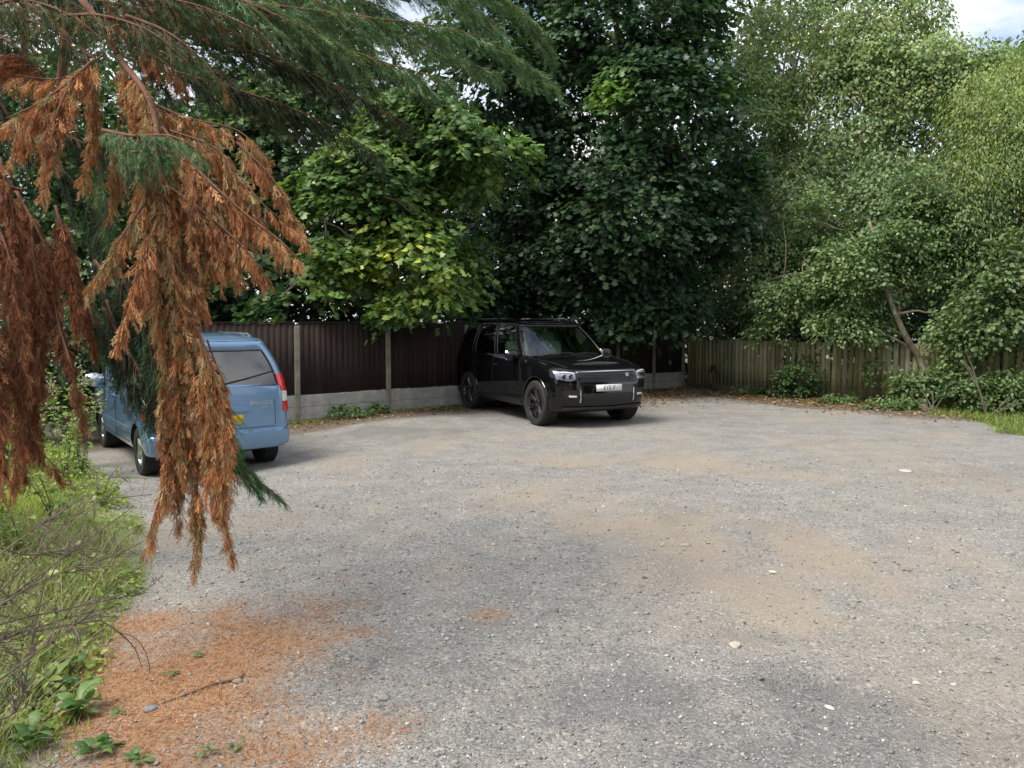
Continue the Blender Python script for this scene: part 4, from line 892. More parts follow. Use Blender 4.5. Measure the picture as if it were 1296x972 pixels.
tree('sycamore_tree', 'tall dark sycamore rising behind the roof and bonnet of the black car', (2.6, 21.3, 0),
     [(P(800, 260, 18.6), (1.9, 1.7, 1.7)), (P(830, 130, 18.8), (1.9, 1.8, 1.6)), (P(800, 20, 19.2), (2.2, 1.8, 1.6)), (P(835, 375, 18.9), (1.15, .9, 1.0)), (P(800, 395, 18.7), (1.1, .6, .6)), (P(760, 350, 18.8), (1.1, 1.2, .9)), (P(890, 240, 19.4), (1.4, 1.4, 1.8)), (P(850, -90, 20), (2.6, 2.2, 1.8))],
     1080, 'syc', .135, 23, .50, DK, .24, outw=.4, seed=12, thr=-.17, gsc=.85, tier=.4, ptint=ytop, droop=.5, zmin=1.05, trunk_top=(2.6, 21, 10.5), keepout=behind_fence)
tree('sycamore_tree', 'dark gap-toothed sycamore with bright sky holes, between the pale maple and the tall dark one', (.7, 20.8, 0),
     [(P(700, 330, 19.2), (1.6, 1.3, 1.1)), (P(660, 240, 19.6), (1.5, 1.4, 1.2)), (P(715, 110, 20), (1.4, 1.4, 1.5)), (P(660, 30, 20.5), (1.8, 1.6, 1.3)), (P(640, 370, 19.3), (1.0, 1.0, .7)), (P(610, 110, 19), (1.4, 1.3, 1.3)), (P(720, 210, 19.5), (1.2, 1.2, 1.2))],
     780, 'syc', .135, 20, .44, DK, .2, outw=.4, seed=13, thr=-.14, gsc=.9, tier=.6, zmin=1.8, trunk_top=(.7, 20.5, 9.5), keepout=behind_fence)
tree('sycamore_tree', 'deep green tree behind the blue van and the brown hanging branches', (-5.2, 19.0, 0),
     [(P(330, 330, 17), (2.4, 1.6, 1.7)), (P(390, 180, 17.5), (2.2, 1.6, 1.8)), (P(250, 200, 18), (2.5, 1.6, 2)), (P(330, 60, 18.5), (2.8, 1.8, 2)), (P(370, 390, 15.2), (.8, .6, .5))],
     680, 'syc', .15, 20, .45, DK[:2]+MAP[:2], .22, seed=14, thr=-.2, gsc=.8, tier=.6, zmin=1.5, keepout=behind_fence)
tree('ash_tree', 'shady green tree on the far left behind the conifer', (-9.8, 17.0, 0),
     [(P(80, 330, 15), (2.4, 1.8, 1.5)), (P(150, 180, 15.5), (2.4, 1.8, 1.8)), (P(20, 130, 15.5), (2.4, 1.8, 2.2)), (P(-80, 250, 15), (2.2, 1.8, 2.4))],
     620, 'oval', .15, 16, .45, DK[:2]+HAZ[:2], .2, seed=15, thr=-.2, gsc=.6, zmin=.6)
def gold(q):
    f = np.clip((q[:, 2:3]-4.5)/4, 0, 1); return 1+f*np.array([.38, .30, .1])
tree('birch_tree', 'airy silvery-leaved tree with yellowish tips, just right of the tall dark sycamore', (6.9, 22.6, 0),
     [(P(1010, 270, 20.5), (1.5, 1.5, 1.6)), (P(1060, 150, 21), (2.0, 1.8, 1.7)), (P(1000, 60, 21.5), (1.8, 1.6, 1.5)), (P(1100, 20, 22), (2.0, 1.8, 1.5)), (P(1030, -70, 23), (2.6, 2.2, 1.5)), (P(960, 330, 20), (.9, .9, 1.2)), (P(950, 150, 21), (1.3, 1.3, 2.0))],
     1700, 'small', .11, 22, .36, BIR, .11, 'bark_pale', seed=16, thr=-.14, gsc=.75, hang=.5, ptint=gold, zmin=1.4, limbs=12, twigs=160, keepout=behind_fence)
tree('birch_tree', 'thin airy grey-green tree against the open blue sky', (9.6, 21.5, 0),
     [(P(1120, 250, 19.5), (1.2, 1.3, 1.4)), (P(1180, 160, 20), (1.3, 1.4, 1.3)), (P(1170, 80, 20.5), (1.2, 1.3, .9)), (P(1110, 330, 19.4), (1.1, 1.2, .9)), (P(1100, 60, 21), (1.6, 1.3, 1.2)), (P(1250, 110, 20), (1.3, 1.2, .9)), (P(1225, 75, 20), (1.2, 1.0, .6))],
     1350, 'small', .10, 22, .36, BIR, .10, 'bark_pale', seed=17, thr=-.06, gsc=.8, hang=.5, ptint=gold, zmin=1.4, limbs=12, twigs=120, keepout=behind_fence)
def wy(q):
    f = np.clip((q[:, 2:3]-3.6)/3, 0, 1); return 1+f*np.array([.38, .30, .0])
tree('willow_tree', 'bright yellow-green willow with fine drooping leaves at the right edge', (12.6, 19.2, 0),
     [(P(1290, 230, 17.5), (2.0, 1.6, 1.5)), (P(1270, 130, 18), (1.5, 1.5, 1.1)), (P(1330, 110, 18.5), (1.7, 1.6, 1.3)), (P(1225, 260, 17.3), (1.1, 1.1, 1.4)), (P(1380, 250, 17.5), (1.8, 1.8, 2.4))],
     1500, 'narrow', .10, 28, .38, WIL, .16, 'bark_pale', seed=18, thr=-.24, gsc=.6, hang=.9, ptint=wy, zmin=1.3, limbs=14, twigs=160, keepout=behind_fence)
lt = [G(1172, 520)+Vector((0, .1, 0)), P(1168, 466, 17.0), P(1146, 425, 17.0), P(1127, 380, 17.05), P(1118, 335, 17.2), P(1100, 280, 17.5)]
tree('leaning_tree', 'leaning tree whose bare pale trunk slants left across the low fence', lt[0],
     [(P(1085, 340, 17.6), (1.25, 1.0, .9)), (P(1150, 290, 17.4), (1.2, 1.0, .8)), (P(1040, 300, 18.4), (1.1, 1.0, 1.1)), (P(1190, 330, 17.2), (.7, .7, .7)), (P(1010, 375, 18.3), (1.0, .7, .65)), (P(1080, 410, 17.3), (1.1, .5, .45)), (P(990, 415, 18.3), (.8, .5, .35)), (P(1200, 410, 16.6), (.6, .5, .5))],
     760, 'oval', .09, 22, .32, HAZ[:2]+BIR[:3], .088, 'bark_pale', seed=19, thr=-.2, gsc=.8, trunk_path=lt, zmin=1.25, keepout=behind_fence, twigs=60)
ht = [Vector((9.6, 17.7, 0)), P(1190, 410, 17.3), P(1198, 365, 17.3), P(1190, 328, 17.3), P(1215, 298, 17.4), P(1240, 240, 17.6)]
tree('hazel_tree', 'slim forked pale stem under the willow, clothed in small green leaves', ht[0],
     [(P(1215, 300, 17.2), (.9, .8, .8)), (P(1170, 240, 17.4), (.8, .8, .7)), (P(1240, 390, 16.8), (.8, .6, .6))],
     260, 'oval', .09, 20, .3, HAZ+BIR[:1], .065, 'bark_pale', seed=20, thr=-.2, gsc=.8, trunk_path=ht, keepout=behind_fence, zmin=1.3, twigs=40)
# bushes
def bush(label, base, lobes, n, leaf, size, per, crad, pal, seed, name='bush', cat='bush', group=None, stems=7, zmin=.02, **kw):
    r = np.random.RandomState(seed); base = np.array(base, float); o = thing(name, label, cat, base, group=group)
    lob = [(np.array(c)-base, rad) for c, rad in lobes]
    mb, C = make_crown(r, lob, n, leaf, size, per, crad, pal, seed=seed*2.1, zmin=zmin, front=kw.pop('front', .5), keepout=lambda q: behind_fence(q+base) if kw.get('ko', True) else np.zeros(len(q), bool), **{k: v for k, v in kw.items() if k != 'ko'})
    mb.build('foliage', M['leaf'], o); sb = MB()
    for k in r.choice(len(C), min(stems, len(C)), replace=False): limb(sb, r, [r.normal(0, .04), r.normal(0, .04), -.03], C[k], .014, .004, n=5, sides=5)
    sb.build('stem', M['bark'], o); return o
bush('dense green bush spilling over the low fence beside its dark corner', (5.9, 21.0, 0), [(P(960, 390, 20), (1.3, .8, .7)), (P(905, 400, 21), (.9, .6, .6)), (P(1000, 330, 20), (1.0, .8, .8))], 300, 'oval', .10, 20, .32, DK[:3]+HAZ[:2], 31, thr=-.4, zmin=1.0)
bush('pale leafy bush overhanging the low fence at the right edge', (10.9, 17.2, 0), [(P(1265, 385, 15.8), (.95, .6, .75)), (P(1310, 330, 15.8), (1.0, .7, .8)), (P(1235, 420, 15.9), (.5, .45, .4)), (P(1345, 420, 15.6), (.8, .6, .7))], 340, 'oval', .11, 20, .32, PRV, 32, thr=-.5, zmin=.9)
bush('round dark green bush growing against the low fence near its left part', G(1012, 503)+Vector((0, .12, 0)), [(P(1013, 478, 18.2), (.55, .3, .5)), (P(990, 490, 18.3), (.35, .25, .25))], 90, 'oval', .085, 18, .2, HAZ[:3]+DK[:1], 33, thr=-.6)
bush('light green sprig of leaves halfway up the low fence', G(1110, 510)+Vector((0, .22, 0)), [(P(1108, 468, 17.2), (.25, .12, .3))], 20, 'oval', .08, 12, .15, HAZ+PRV[:1], 34, thr=-1)
bush('grey-green leafy shrub round the foot of the leaning trunk', G(1180, 523)+Vector((0, .05, 0)), [(P(1165, 490, 16.3), (.7, .35, .4)), (P(1195, 478, 16.2), (.45, .35, .35)), (P(1150, 505, 16.2), (.5, .3, .25))], 150, 'oval', .09, 18, .22, PRV+HAZ[:2], 35, thr=-.6)
bush('bright green bramble mass under the right end of the low fence', G(1250, 527), [(P(1235, 500, 15.6), (.65, .4, .42)), (P(1280, 495, 15.4), (.7, .45, .5)), (P(1330, 500, 15.2), (.7, .5, .5)), (P(1210, 450, 16), (.22, .2, .55))], 240, 'oval', .085, 20, .22, HAZ+PRV[:2], 36, thr=-.5)
bush('tiny dark ivy tuft clinging to the low fence close to the corner', G(903, 494)+Vector((0, .0, 0)), [(P(903, 470, 20.1), (.10, .06, .16))], 7, 'oval', .06, 10, .08, DK, 37, thr=-2)
for i, (px, py, rx, rz, lb) in enumerate([(372, 520, .35, .26, 'bushy green weed between the blue van and the first concrete post'), (432, 524, .6, .11, 'low green creeper along the foot of the first concrete board'), (475, 520, .3, .12, 'low green weed just left of the middle concrete post'),
        (540, 511, .42, .17, 'dark green weed clump between the middle post and the black car'), (950, 497, .4, .14, 'short weed tuft at the foot of the low fence, left of the round bush'), (1065, 508, .5, .12, 'thin green weeds at the foot of the bare pales'), (1130, 516, .6, .2, 'weedy tuft left of the leaning trunk foot')]):
    g_ = G(px, py+3); bush(lb, g_, [((g_.x, g_.y+.12, rz*.6), (rx, .16, rz))], int(18+60*rx), 'oval', .075, 12, .13, HAZ+PRV[:1], 40+i, thr=-2, name='weed_clump', cat='weeds', stems=4)
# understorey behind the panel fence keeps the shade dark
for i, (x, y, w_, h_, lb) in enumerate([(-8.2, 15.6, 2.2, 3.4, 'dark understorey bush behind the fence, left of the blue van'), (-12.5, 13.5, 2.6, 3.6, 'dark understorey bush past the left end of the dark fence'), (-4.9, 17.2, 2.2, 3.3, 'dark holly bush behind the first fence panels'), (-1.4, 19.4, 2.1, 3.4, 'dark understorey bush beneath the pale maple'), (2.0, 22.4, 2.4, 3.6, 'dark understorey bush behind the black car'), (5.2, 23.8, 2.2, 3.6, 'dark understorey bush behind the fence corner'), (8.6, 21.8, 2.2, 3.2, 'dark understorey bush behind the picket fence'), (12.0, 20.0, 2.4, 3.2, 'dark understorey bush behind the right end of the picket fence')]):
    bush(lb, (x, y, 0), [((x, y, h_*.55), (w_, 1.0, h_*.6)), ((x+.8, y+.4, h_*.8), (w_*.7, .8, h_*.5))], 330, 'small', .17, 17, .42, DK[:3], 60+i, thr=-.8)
# trees that stand round the yard behind the photographer (they show in the paint and glass, and shade the yard)
for i, (x, y, hh, rr, lb) in enumerate([(-9, -7, 10, 3.6, 'tree behind the photographer, leftmost'), (-2.5, -11, 11, 3.8, 'tree behind the photographer, left of the middle'), (5, -11, 10, 3.8, 'tree behind the photographer, right of the middle'), (12, -6, 10, 3.6, 'tree beside the yard on the right behind the photographer'), (15.5, 3, 9, 3.4, 'tree at the right side of the yard outside the picture')]):
    tree('yard_tree', lb, (x, y, 0), [((x, y, hh*.6), (rr, rr*.8, hh*.38)), ((x+rr*.4, y, hh*.3), (rr*.7, 2, hh*.28)), ((x-rr*.5, y, hh*.3), (rr*.7, 2, hh*.28))], 230, 'far', .36, 16, .8, FAR, .25, seed=180+i, thr=-.4, gsc=.35, limbs=5, twigs=10, front=1.0, group='trees round the yard')
bush('dark bush closing the gap beyond the left end of the dark fence', (-7.6, 12.2, 0), [((-7.6, 12.0, 1.2), (.9, .6, 1.1)), ((-8.4, 11.6, 1.5), (1.0, .6, 1.2)), ((-6.9, 12.4, 1.5), (.6, .4, .8))], 300, 'oval', .09, 18, .3, DK[:2]+HAZ[:2], 75, thr=-.6, ko=False)
# far row
for i, (px, d, hh, rr, lb) in enumerate([(-60, 30, 14, 4.2, 'far tree at the left edge beyond the ash'), (180, 31, 15, 4.2, 'far tree glimpsed through the conifer'), (400, 30, 15, 4, 'far tree behind the pale maple'), (600, 33, 16, 3.4, 'far tree seen in the gap beside the pale maple'),
        (880, 30, 16, 3.8, 'far tree behind the tall dark sycamore'), (1010, 33, 15.5, 3.6, 'far low tree behind the airy birch'), (1140, 32, 12.5, 3.6, 'far low tree under the open sky'), (1300, 29, 12.5, 3.6, 'far tree behind the willow'), (760, 35, 17, 3.6, 'far tree between the two dark sycamores')]):
    b = P(px, 430, d); b.z = 0
    tree('far_tree', lb, b, [((b.x, d, hh*.62), (rr, 2.2, hh*.38)), ((b.x+rr*.5, d+.5, hh*.35), (rr*.8, 2, hh*.3)), ((b.x-rr*.6, d, hh*.3), (rr*.8, 2, hh*.28))], 480, 'far', .29, 15, .8, FAR, .25, seed=80+i, thr=-.3, gsc=.35, limbs=6, twigs=20, group='far trees beyond the fences')
# ------------------------------------------------------------------ conifer in the left foreground: drooping boughs, many of them dead
def feather(seed, n=9, spread=38, wid=.030, soft=.0):
    """one branchlet 1 unit long along +Y with short side shoots, all narrow folded ribbons"""
    r = np.random.RandomState(seed); V = []; F = []
    def rib(a, b, w0, bend):
        a = np.array(a, float); b = np.array(b, float); d = b-a; s_ = unit(np.cross(d, [0, 0, 1.0])+r.normal(0, .25, 3)*np.linalg.norm(d)); k = len(V)
        m_ = (a+b)/2+np.array([0, 0, bend])
        V.extend([a, m_+s_*w0*1.15, b, m_-s_*w0*1.15]); F.append([k, k+1, k+2, k+3])
    rib([0, 0, 0], [r.normal(0, .04), 1, r.normal(0, .03)-.05], wid, .03)
    for i in range(n):
        y = (i+.6)/(n+1); sd = 1 if i % 2 else -1; L_ = (.44-.26*abs(y-.35)*1.6)*r.uniform(.7, 1.15); a = R_(spread*r.uniform(.65, 1.2))
        L_ = max(L_, .12); rib([0, y*.95, 0], [sd*sin(a)*L_, y*.95+cos(a)*L_, r.normal(0, .07)-.06], wid*.85, .02)
        if L_ > (.33 if wid < .0235 or wid > .0245 else .30) and wid > .0235:
            q = .5; rib([sd*sin(a)*L_*q, y*.95+cos(a)*L_*q, 0], [sd*sin(a*.25)*L_*.5+sd*sin(a)*L_*q, y*.95+cos(a)*L_*q+L_*.42, r.normal(0, .05)-.05], wid*.7, .01)
    return np.array(V), [np.array(F)]
FE_D = [feather(k, 8, 25, .024) for k in range(6)]
FE_G = [feather(20+k, 7, 30, .023) for k in range(6)]
DEADP = np.array([[.52, .235, .11], [.40, .17, .085], [.58, .32, .165], [.28, .12, .065], [.54, .38, .22], [.36, .29, .14]])
DEADP = DEADP*np.array([1.08, 1.14, 1.1]); DEADW = [.30, .24, .18, .12, .10, .06]
DARKD = np.array([[.27, .115, .06], [.35, .155, .08], [.19, .085, .05], [.42, .22, .11]]); DARKW = [.35, .3, .2, .15]
TAND = np.array([[.50, .31, .15], [.44, .32, .16], [.54, .24, .10], [.30, .27, .12], [.36, .16, .075]]); TANW = [.28, .22, .22, .14, .14]
GRN = np.array([[.10, .20, .09], [.135, .25, .105], [.07, .155, .075], [.18, .28, .12]]); GRNW = [.35, .25, .28, .12]
DKG = np.array([[.028, .065, .036], [.040, .085, .042], [.022, .05, .030], [.06, .10, .04]]); DKGW = [.35, .3, .25, .1]
BRG = np.array([[.07, .19, .07], [.10, .24, .085], [.05, .14, .06]]); BRGW = [.4, .3, .3]
MIX = np.array([[.075, .13, .055], [.055, .11, .05], [.26, .12, .055], [.16, .14, .06]]); MIXW = [.4, .3, .15, .15]
PAL = {'dead': (DEADP, DEADW), 'dark': (DARKD, DARKW), 'tan': (TAND, TANW), 'green': (GRN, GRNW), 'deep': (DKG, DKGW), 'bright': (BRG, BRGW), 'mix': (MIX, MIXW)}
NCON = [0]
def bough(parent, org, pts, kind, blen, step=.028, down=.8, fan=.45, flen=.085, rad=.010, side=.5, taper=.35, wood='bark_red', dens=1.0, sweep=(0, 0, 0), wind=.12, tail=True):
    """a bough along pts (world); branchlets of length blen hang from it, each clothed in feathers"""
    NCON[0] += 1; r = np.random.RandomState(400+NCON[0]); pts = catmull(pts, 10); seg = np.linalg.norm(np.diff(pts, axis=0), axis=1); S_ = np.concatenate([[0], np.cumsum(seg)]); L_ = S_[-1]
    wb = MB(); wb.tube(pts-org, np.linspace(rad, rad*.25, len(pts)), 6)
    blen *= 1.12; side *= 1.25; n = max(3, int(L_/step*dens*(1.3 if kind in ('dead', 'dark', 'tan') else 1.15))); rad *= .8; s = np.sort(r.uniform(0.02, 1, n))*L_
    B = np.stack([np.interp(s, S_, pts[:, k]) for k in range(3)], 1); Tg = unit(np.stack([np.interp(s, S_, np.gradient(pts[:, k])) for k in range(3)], 1))
    u = s/L_; tp = (np.sin(np.clip(u*1.15+.18, 0, 1)*pi)**.5)*(1-taper)+taper
    lens = blen*tp*r.uniform(.45, 1.15, n); pos, dirs, nrm, siz, tints, = [], [], [], [], []
    pal, pw = PAL[kind]; sd = np.where(r.rand(n) < .5, -1, 1.0)
    lat = unit(np.cross(Tg, [0, 0, 1.0])+r.normal(0, .35, (n, 3)))
    for i in range(n):
        d0 = unit(Tg[i]*.8+lat[i]*sd[i]*side+np.array([0, 0, -.25*down])+r.normal(0, wind, 3)); Lb = lens[i]; flen_ = flen*(1.35 if kind in ('dead', 'dark', 'tan') else 1.15); m = max(2, int(Lb/(flen_*.34)))
        p = B[i].copy(); d = d0; hang = unit(np.array([0, 0, -down])+Tg[i]*.25+np.array(sweep)+r.normal(0, .16, 3)); path = [p.copy()]
        for k in range(m):
            f = (k+1)/m; d = unit(d0*(1-f)**1.3+hang*f*1.4+.02*r.normal(size=3)); q = p+d*(Lb/m)
            tt = pal[r.choice(len(pal), p=pw)] if k == 0 or r.rand() < .25 else tt
            for side_ in ((-1, 1) if r.rand() < .75 else (r.choice([-1, 1]),)):
                ax = unit(np.cross(d, [r.normal(0, .4), r.normal(0, .4)+.3, 1.0])); a = R_(8+r.rand()*60*fan)
                fd = unit(d*cos(a)+side_*ax*sin(a)+np.array(sweep)*.3+np.array([0, 0, -.22*down])); pos.append(p+(q-p)*r.rand()); dirs.append(fd)
                nrm.append(unit(np.cross(ax, fd)+r.normal(0, .45, 3))); siz.append(flen_*(1.0-.55*f)*r.uniform(.65, 1.2)); tints.append(tt*r.uniform(.78, 1.25))
            p = q; path.append(p.copy())
        if Lb > .12 and r.rand() < .8: wb.tube(np.array(path)-org, np.linspace(.0028, .001, len(path)), 3, cap=False)
    pos = np.array(pos)-org; Rm = basis(np.array(dirs), np.array(nrm)); siz = np.array(siz); tints = np.array(tints); fm = MB(); FE = FE_D if kind in ('dead', 'dark', 'tan') else FE_G
    ch = r.randint(0, len(FE), len(pos))
    for k, (V, F) in enumerate(FE):
        j = ch == k; fm.inst(V, F, pos[j], Rm[j], siz[j], tints[j])
    w_ = wb.build('branch', M[wood], parent, True)
    fm.build('foliage', M['needle_dead' if kind in ('dead', 'dark', 'tan') else 'needle'], w_)
    tag(w_, {'dead': 'dead branch with orange brown needles', 'dark': 'dead branch with dark reddish needles', 'tan': 'dead branch with faded tan needles', 'green': 'live green branch', 'deep': 'shaded dark green branch', 'bright': 'fresh bright green branch tip', 'mix': 'branch of mixed green and brown needles'}[kind])
    return len(pos)
CO = np.array([-4.3, 5.4, 0.1])
con = thing('conifer_tree', 'large conifer at the left with drooping orange brown dead boughs and soft green upper boughs', 'tree', CO)
tb = MB(); tp = catmull([CO*0, (.1, -.05, 1.5), (.05, .1, 4), (.1, .1, 7.5), (.05, .1, 11)], 8); rr = np.interp(tp[:, 2], [0, .4, 4, 11], [.42, .30, .22, .06]); tb.tube(tp, rr, 14); tb.build('trunk', M['bark_red'], con, True)
def px(*a): return [np.array(P(x, y, d)) for x, y, d in a]
def tr(z): return CO+np.array([.1, .1, z])
# scaffold limbs from the trunk
lm = MB()
for pts, r0 in [([tr(4.4)]+px((-60, -90, 4.6), (50, -50, 4.3), (112, 10, 4.0), (150, 72, 3.9)), .04), ([tr(4.6)]+px((80, -120, 4.6), (300, -60, 4.6), (520, 0, 4.8)), .06), ([tr(4.0)]+px((-60, -40, 4.5), (40, 10, 4.2), (120, 75, 3.85)), .03),
                ([tr(2.6)]+px((-70, 230, 4.3), (30, 240, 4.0)), .03), ([tr(5.4)]+px((-40, -200, 5.2), (78, -40, 5.0), (84, 40, 5.0), (76, 110, 5.0)), .075), ([tr(5.0)]+px((0, -150, 5.2), (30, 10, 5.0), (28, 90, 5.0)), .05)]:
    q = catmull(pts, 8); lm.tube(q-CO, np.linspace(r0, r0*.3, len(q)), 8)
lm.build('limbs', M['bark_red'], con, True)
tot = 0
B_ = lambda *a, **k: bough(con, CO, *a, **k)
# main hanging dead bough
tot += B_(px((150, 72, 3.9), (192, 135, 3.7), (205, 240, 3.55), (214, 340, 3.5), (234, 440, 3.5), (246, 540, 3.5), (250, 640, 3.5), (252, 690, 3.5)), 'tan', .34, step=.012, down=1.2, fan=.42, rad=.016, side=.30, taper=.45)
tot += B_(px((234, 430, 3.5), (262, 500, 3.45), (278, 580, 3.45), (284, 660, 3.45), (296, 700, 3.45)), 'dead', .26, step=.011, down=1.3, side=.3, rad=.007)
tot += B_(px((228, 430, 3.5), (222, 500, 3.5), (214, 590, 3.5), (196, 650, 3.5), (186, 690, 3.5)), 'dead', .24, step=.013, down=1.3, side=.28, rad=.007)
tot += B_(px((240, 480, 3.55), (236, 560, 3.55), (222, 620, 3.55), (228, 655, 3.55)), 'tan', .26, step=.013, down=1.3, side=.3, rad=.006)
tot += B_(px((250, 430, 3.45), (268, 470, 3.4), (280, 520, 3.4), (286, 590, 3.4)), 'tan', .22, step=.014, down=1.3, side=.25, rad=.006)
for a_, b_, c_ in [((215, 400), (208, 480), (203, 560)), ((262, 430), (286, 500), (294, 570)), ((222, 520), (212, 600), (208, 640)), ((262, 560), (270, 620), (276, 650)), ((246, 440), (256, 520), (262, 600)), ((232, 450), (226, 520), (232, 600)), ((210, 330), (203, 390), (206, 450)), ((226, 380), (250, 420), (268, 455))]:
    tot += B_(px((*a_, 3.52), (*b_, 3.48), (*c_, 3.46)), 'tan' if a_[0] < 240 else 'dead', .20, step=.014, down=1.4, side=.22, rad=.005, flen=.075)
# boughs arching right
tot += B_(px((196, 150, 3.7), (250, 215, 3.6), (310, 270, 3.55), (355, 305, 3.5), (380, 330, 3.5)), 'dead', .24, step=.012, down=1.3, side=.35, rad=.010)
tot += B_(px((205, 230, 3.6), (260, 270, 3.55), (305, 310, 3.5), (335, 345, 3.5)), 'dead', .30, step=.012, down=1.3, side=.3, rad=.009)
tot += B_(px((190, 130, 3.75), (240, 150, 3.8), (300, 165, 3.8), (345, 205, 3.8)), 'dead', .14, step=.013, down=.8, side=.5, rad=.007, flen=.07)
tot += B_(px((205, 240, 3.6), (245, 270, 3.6), (285, 310, 3.6), (300, 345, 3.6)), 'tan', .30, step=.014, down=1.3, side=.25, rad=.008)
tot += B_(px((215, 165, 3.7), (275, 190, 3.7), (330, 255, 3.65), (372, 290, 3.65)), 'dead', .16, step=.014, down=1.2, side=.3, rad=.006, flen=.07)
# left-middle
tot += B_(px((206, 260, 3.55), (180, 330, 3.4), (158, 395, 3.35), (150, 430, 3.35)), 'dead', .20, step=.012, down=1.2, side=.35, rad=.007)
tot += B_(px((195, 240, 3.6), (160, 290, 3.4), (125, 345, 3.35), (105, 375, 3.3)), 'tan', .14, step=.012, down=1.1, side=.35, rad=.006)
tot += B_(px((200, 200, 3.6), (180, 235, 3.6), (165, 290, 3.6)), 'tan', .22, step=.014, down=1.2, rad=.006)
tot += B_(px((150, 72, 3.9), (160, 100, 3.85), (175, 150, 3.8)), 'dead', .20, step=.012, down=1.3, side=.4, rad=.006)
# upper left fan
tot += B_(px((120, 75, 3.8), (85, 105, 3.7), (50, 130, 3.6), (8, 150, 3.5)), 'dead', .22, step=.010, down=1.3, side=.4, rad=.009)
tot += B_(px((90, 100, 3.7), (70, 150, 3.6), (58, 200, 3.6), (56, 240, 3.6)), 'dead', .20, step=.012, down=1.3, side=.35, rad=.007)
tot += B_(px((130, 70, 3.85), (100, 90, 3.8), (70, 100, 3.8), (20, 95, 3.8)), 'tan', .14, step=.013, down=1.1, side=.4, rad=.006)
for q, kd, bl in [(((110, 70, 3.9), (120, 130, 3.85), (112, 190, 3.8), (104, 230, 3.8)), 'tan', .18), (((60, 110, 3.9), (30, 160, 3.85), (12, 200, 3.85)), 'dead', .20), (((150, 150, 3.9), (150, 210, 3.85), (140, 260, 3.85)), 'tan', .20), (((220, 190, 3.75), (240, 250, 3.7), (250, 300, 3.7), (262, 340, 3.7)), 'tan', .26),
              (((270, 210, 3.75), (310, 250, 3.7), (340, 290, 3.7), (352, 320, 3.7)), 'dead', .22), (((300, 180, 3.8), (340, 220, 3.75), (365, 260, 3.75), (384, 300, 3.75)), 'dead', .13), (((190, 280, 3.6), (178, 340, 3.55), (176, 380, 3.55)), 'dead', .22), (((215, 300, 3.6), (245, 350, 3.55), (262, 390, 3.55)), 'dead', .24), (((60, 90, 4.2), (20, 70, 4.2), (-20, 80, 4.2)), 'dark', .20), (((170, 60, 4.1), (210, 80, 4.1), (236, 110, 4.1)), 'dark', .18)]:
    tot += B_(px(*q), kd, bl, step=.013, down=1.3, side=.4, rad=.006)
# dark reddish curtain at the left edge
for q, bl in [(((40, 300, 4.0), (48, 400, 3.95), (36, 500, 3.9), (30, 600, 3.85)), .26), (((70, 260, 4.1), (92, 340, 4.05), (96, 420, 4.0)), .26), (((0, 200, 4.0), (18, 290, 3.95), (6, 380, 3.95)), .26), (((10, 400, 3.8), (24, 500, 3.75), (50, 570, 3.75)), .24), (((-30, 230, 4.1), (10, 320, 3.9), (25, 430, 3.8), (22, 560, 3.7), (14, 620, 3.7)), .26), (((20, 240, 4.2), (60, 320, 4.1), (72, 400, 4.0), (92, 470, 3.9), (106, 540, 3.9)), .22), (((-40, 300, 3.8), (-12, 420, 3.7), (0, 540, 3.6), (0, 620, 3.6)), .28),
              (((50, 440, 3.9), (40, 510, 3.85), (44, 560, 3.85), (80, 600, 3.85)), .22), (((90, 330, 4.3), (110, 400, 4.2), (120, 440, 4.2)), .22), (((0, 250, 4.4), (40, 290, 4.3), (85, 330, 4.3), (110, 370, 4.3)), .24), (((30, 300, 4.4), (50, 380, 4.3), (55, 430, 4.3)), .24)]:
    tot += B_(px(*q), 'dark', bl, step=.012, down=1.3, side=.32, rad=.009)
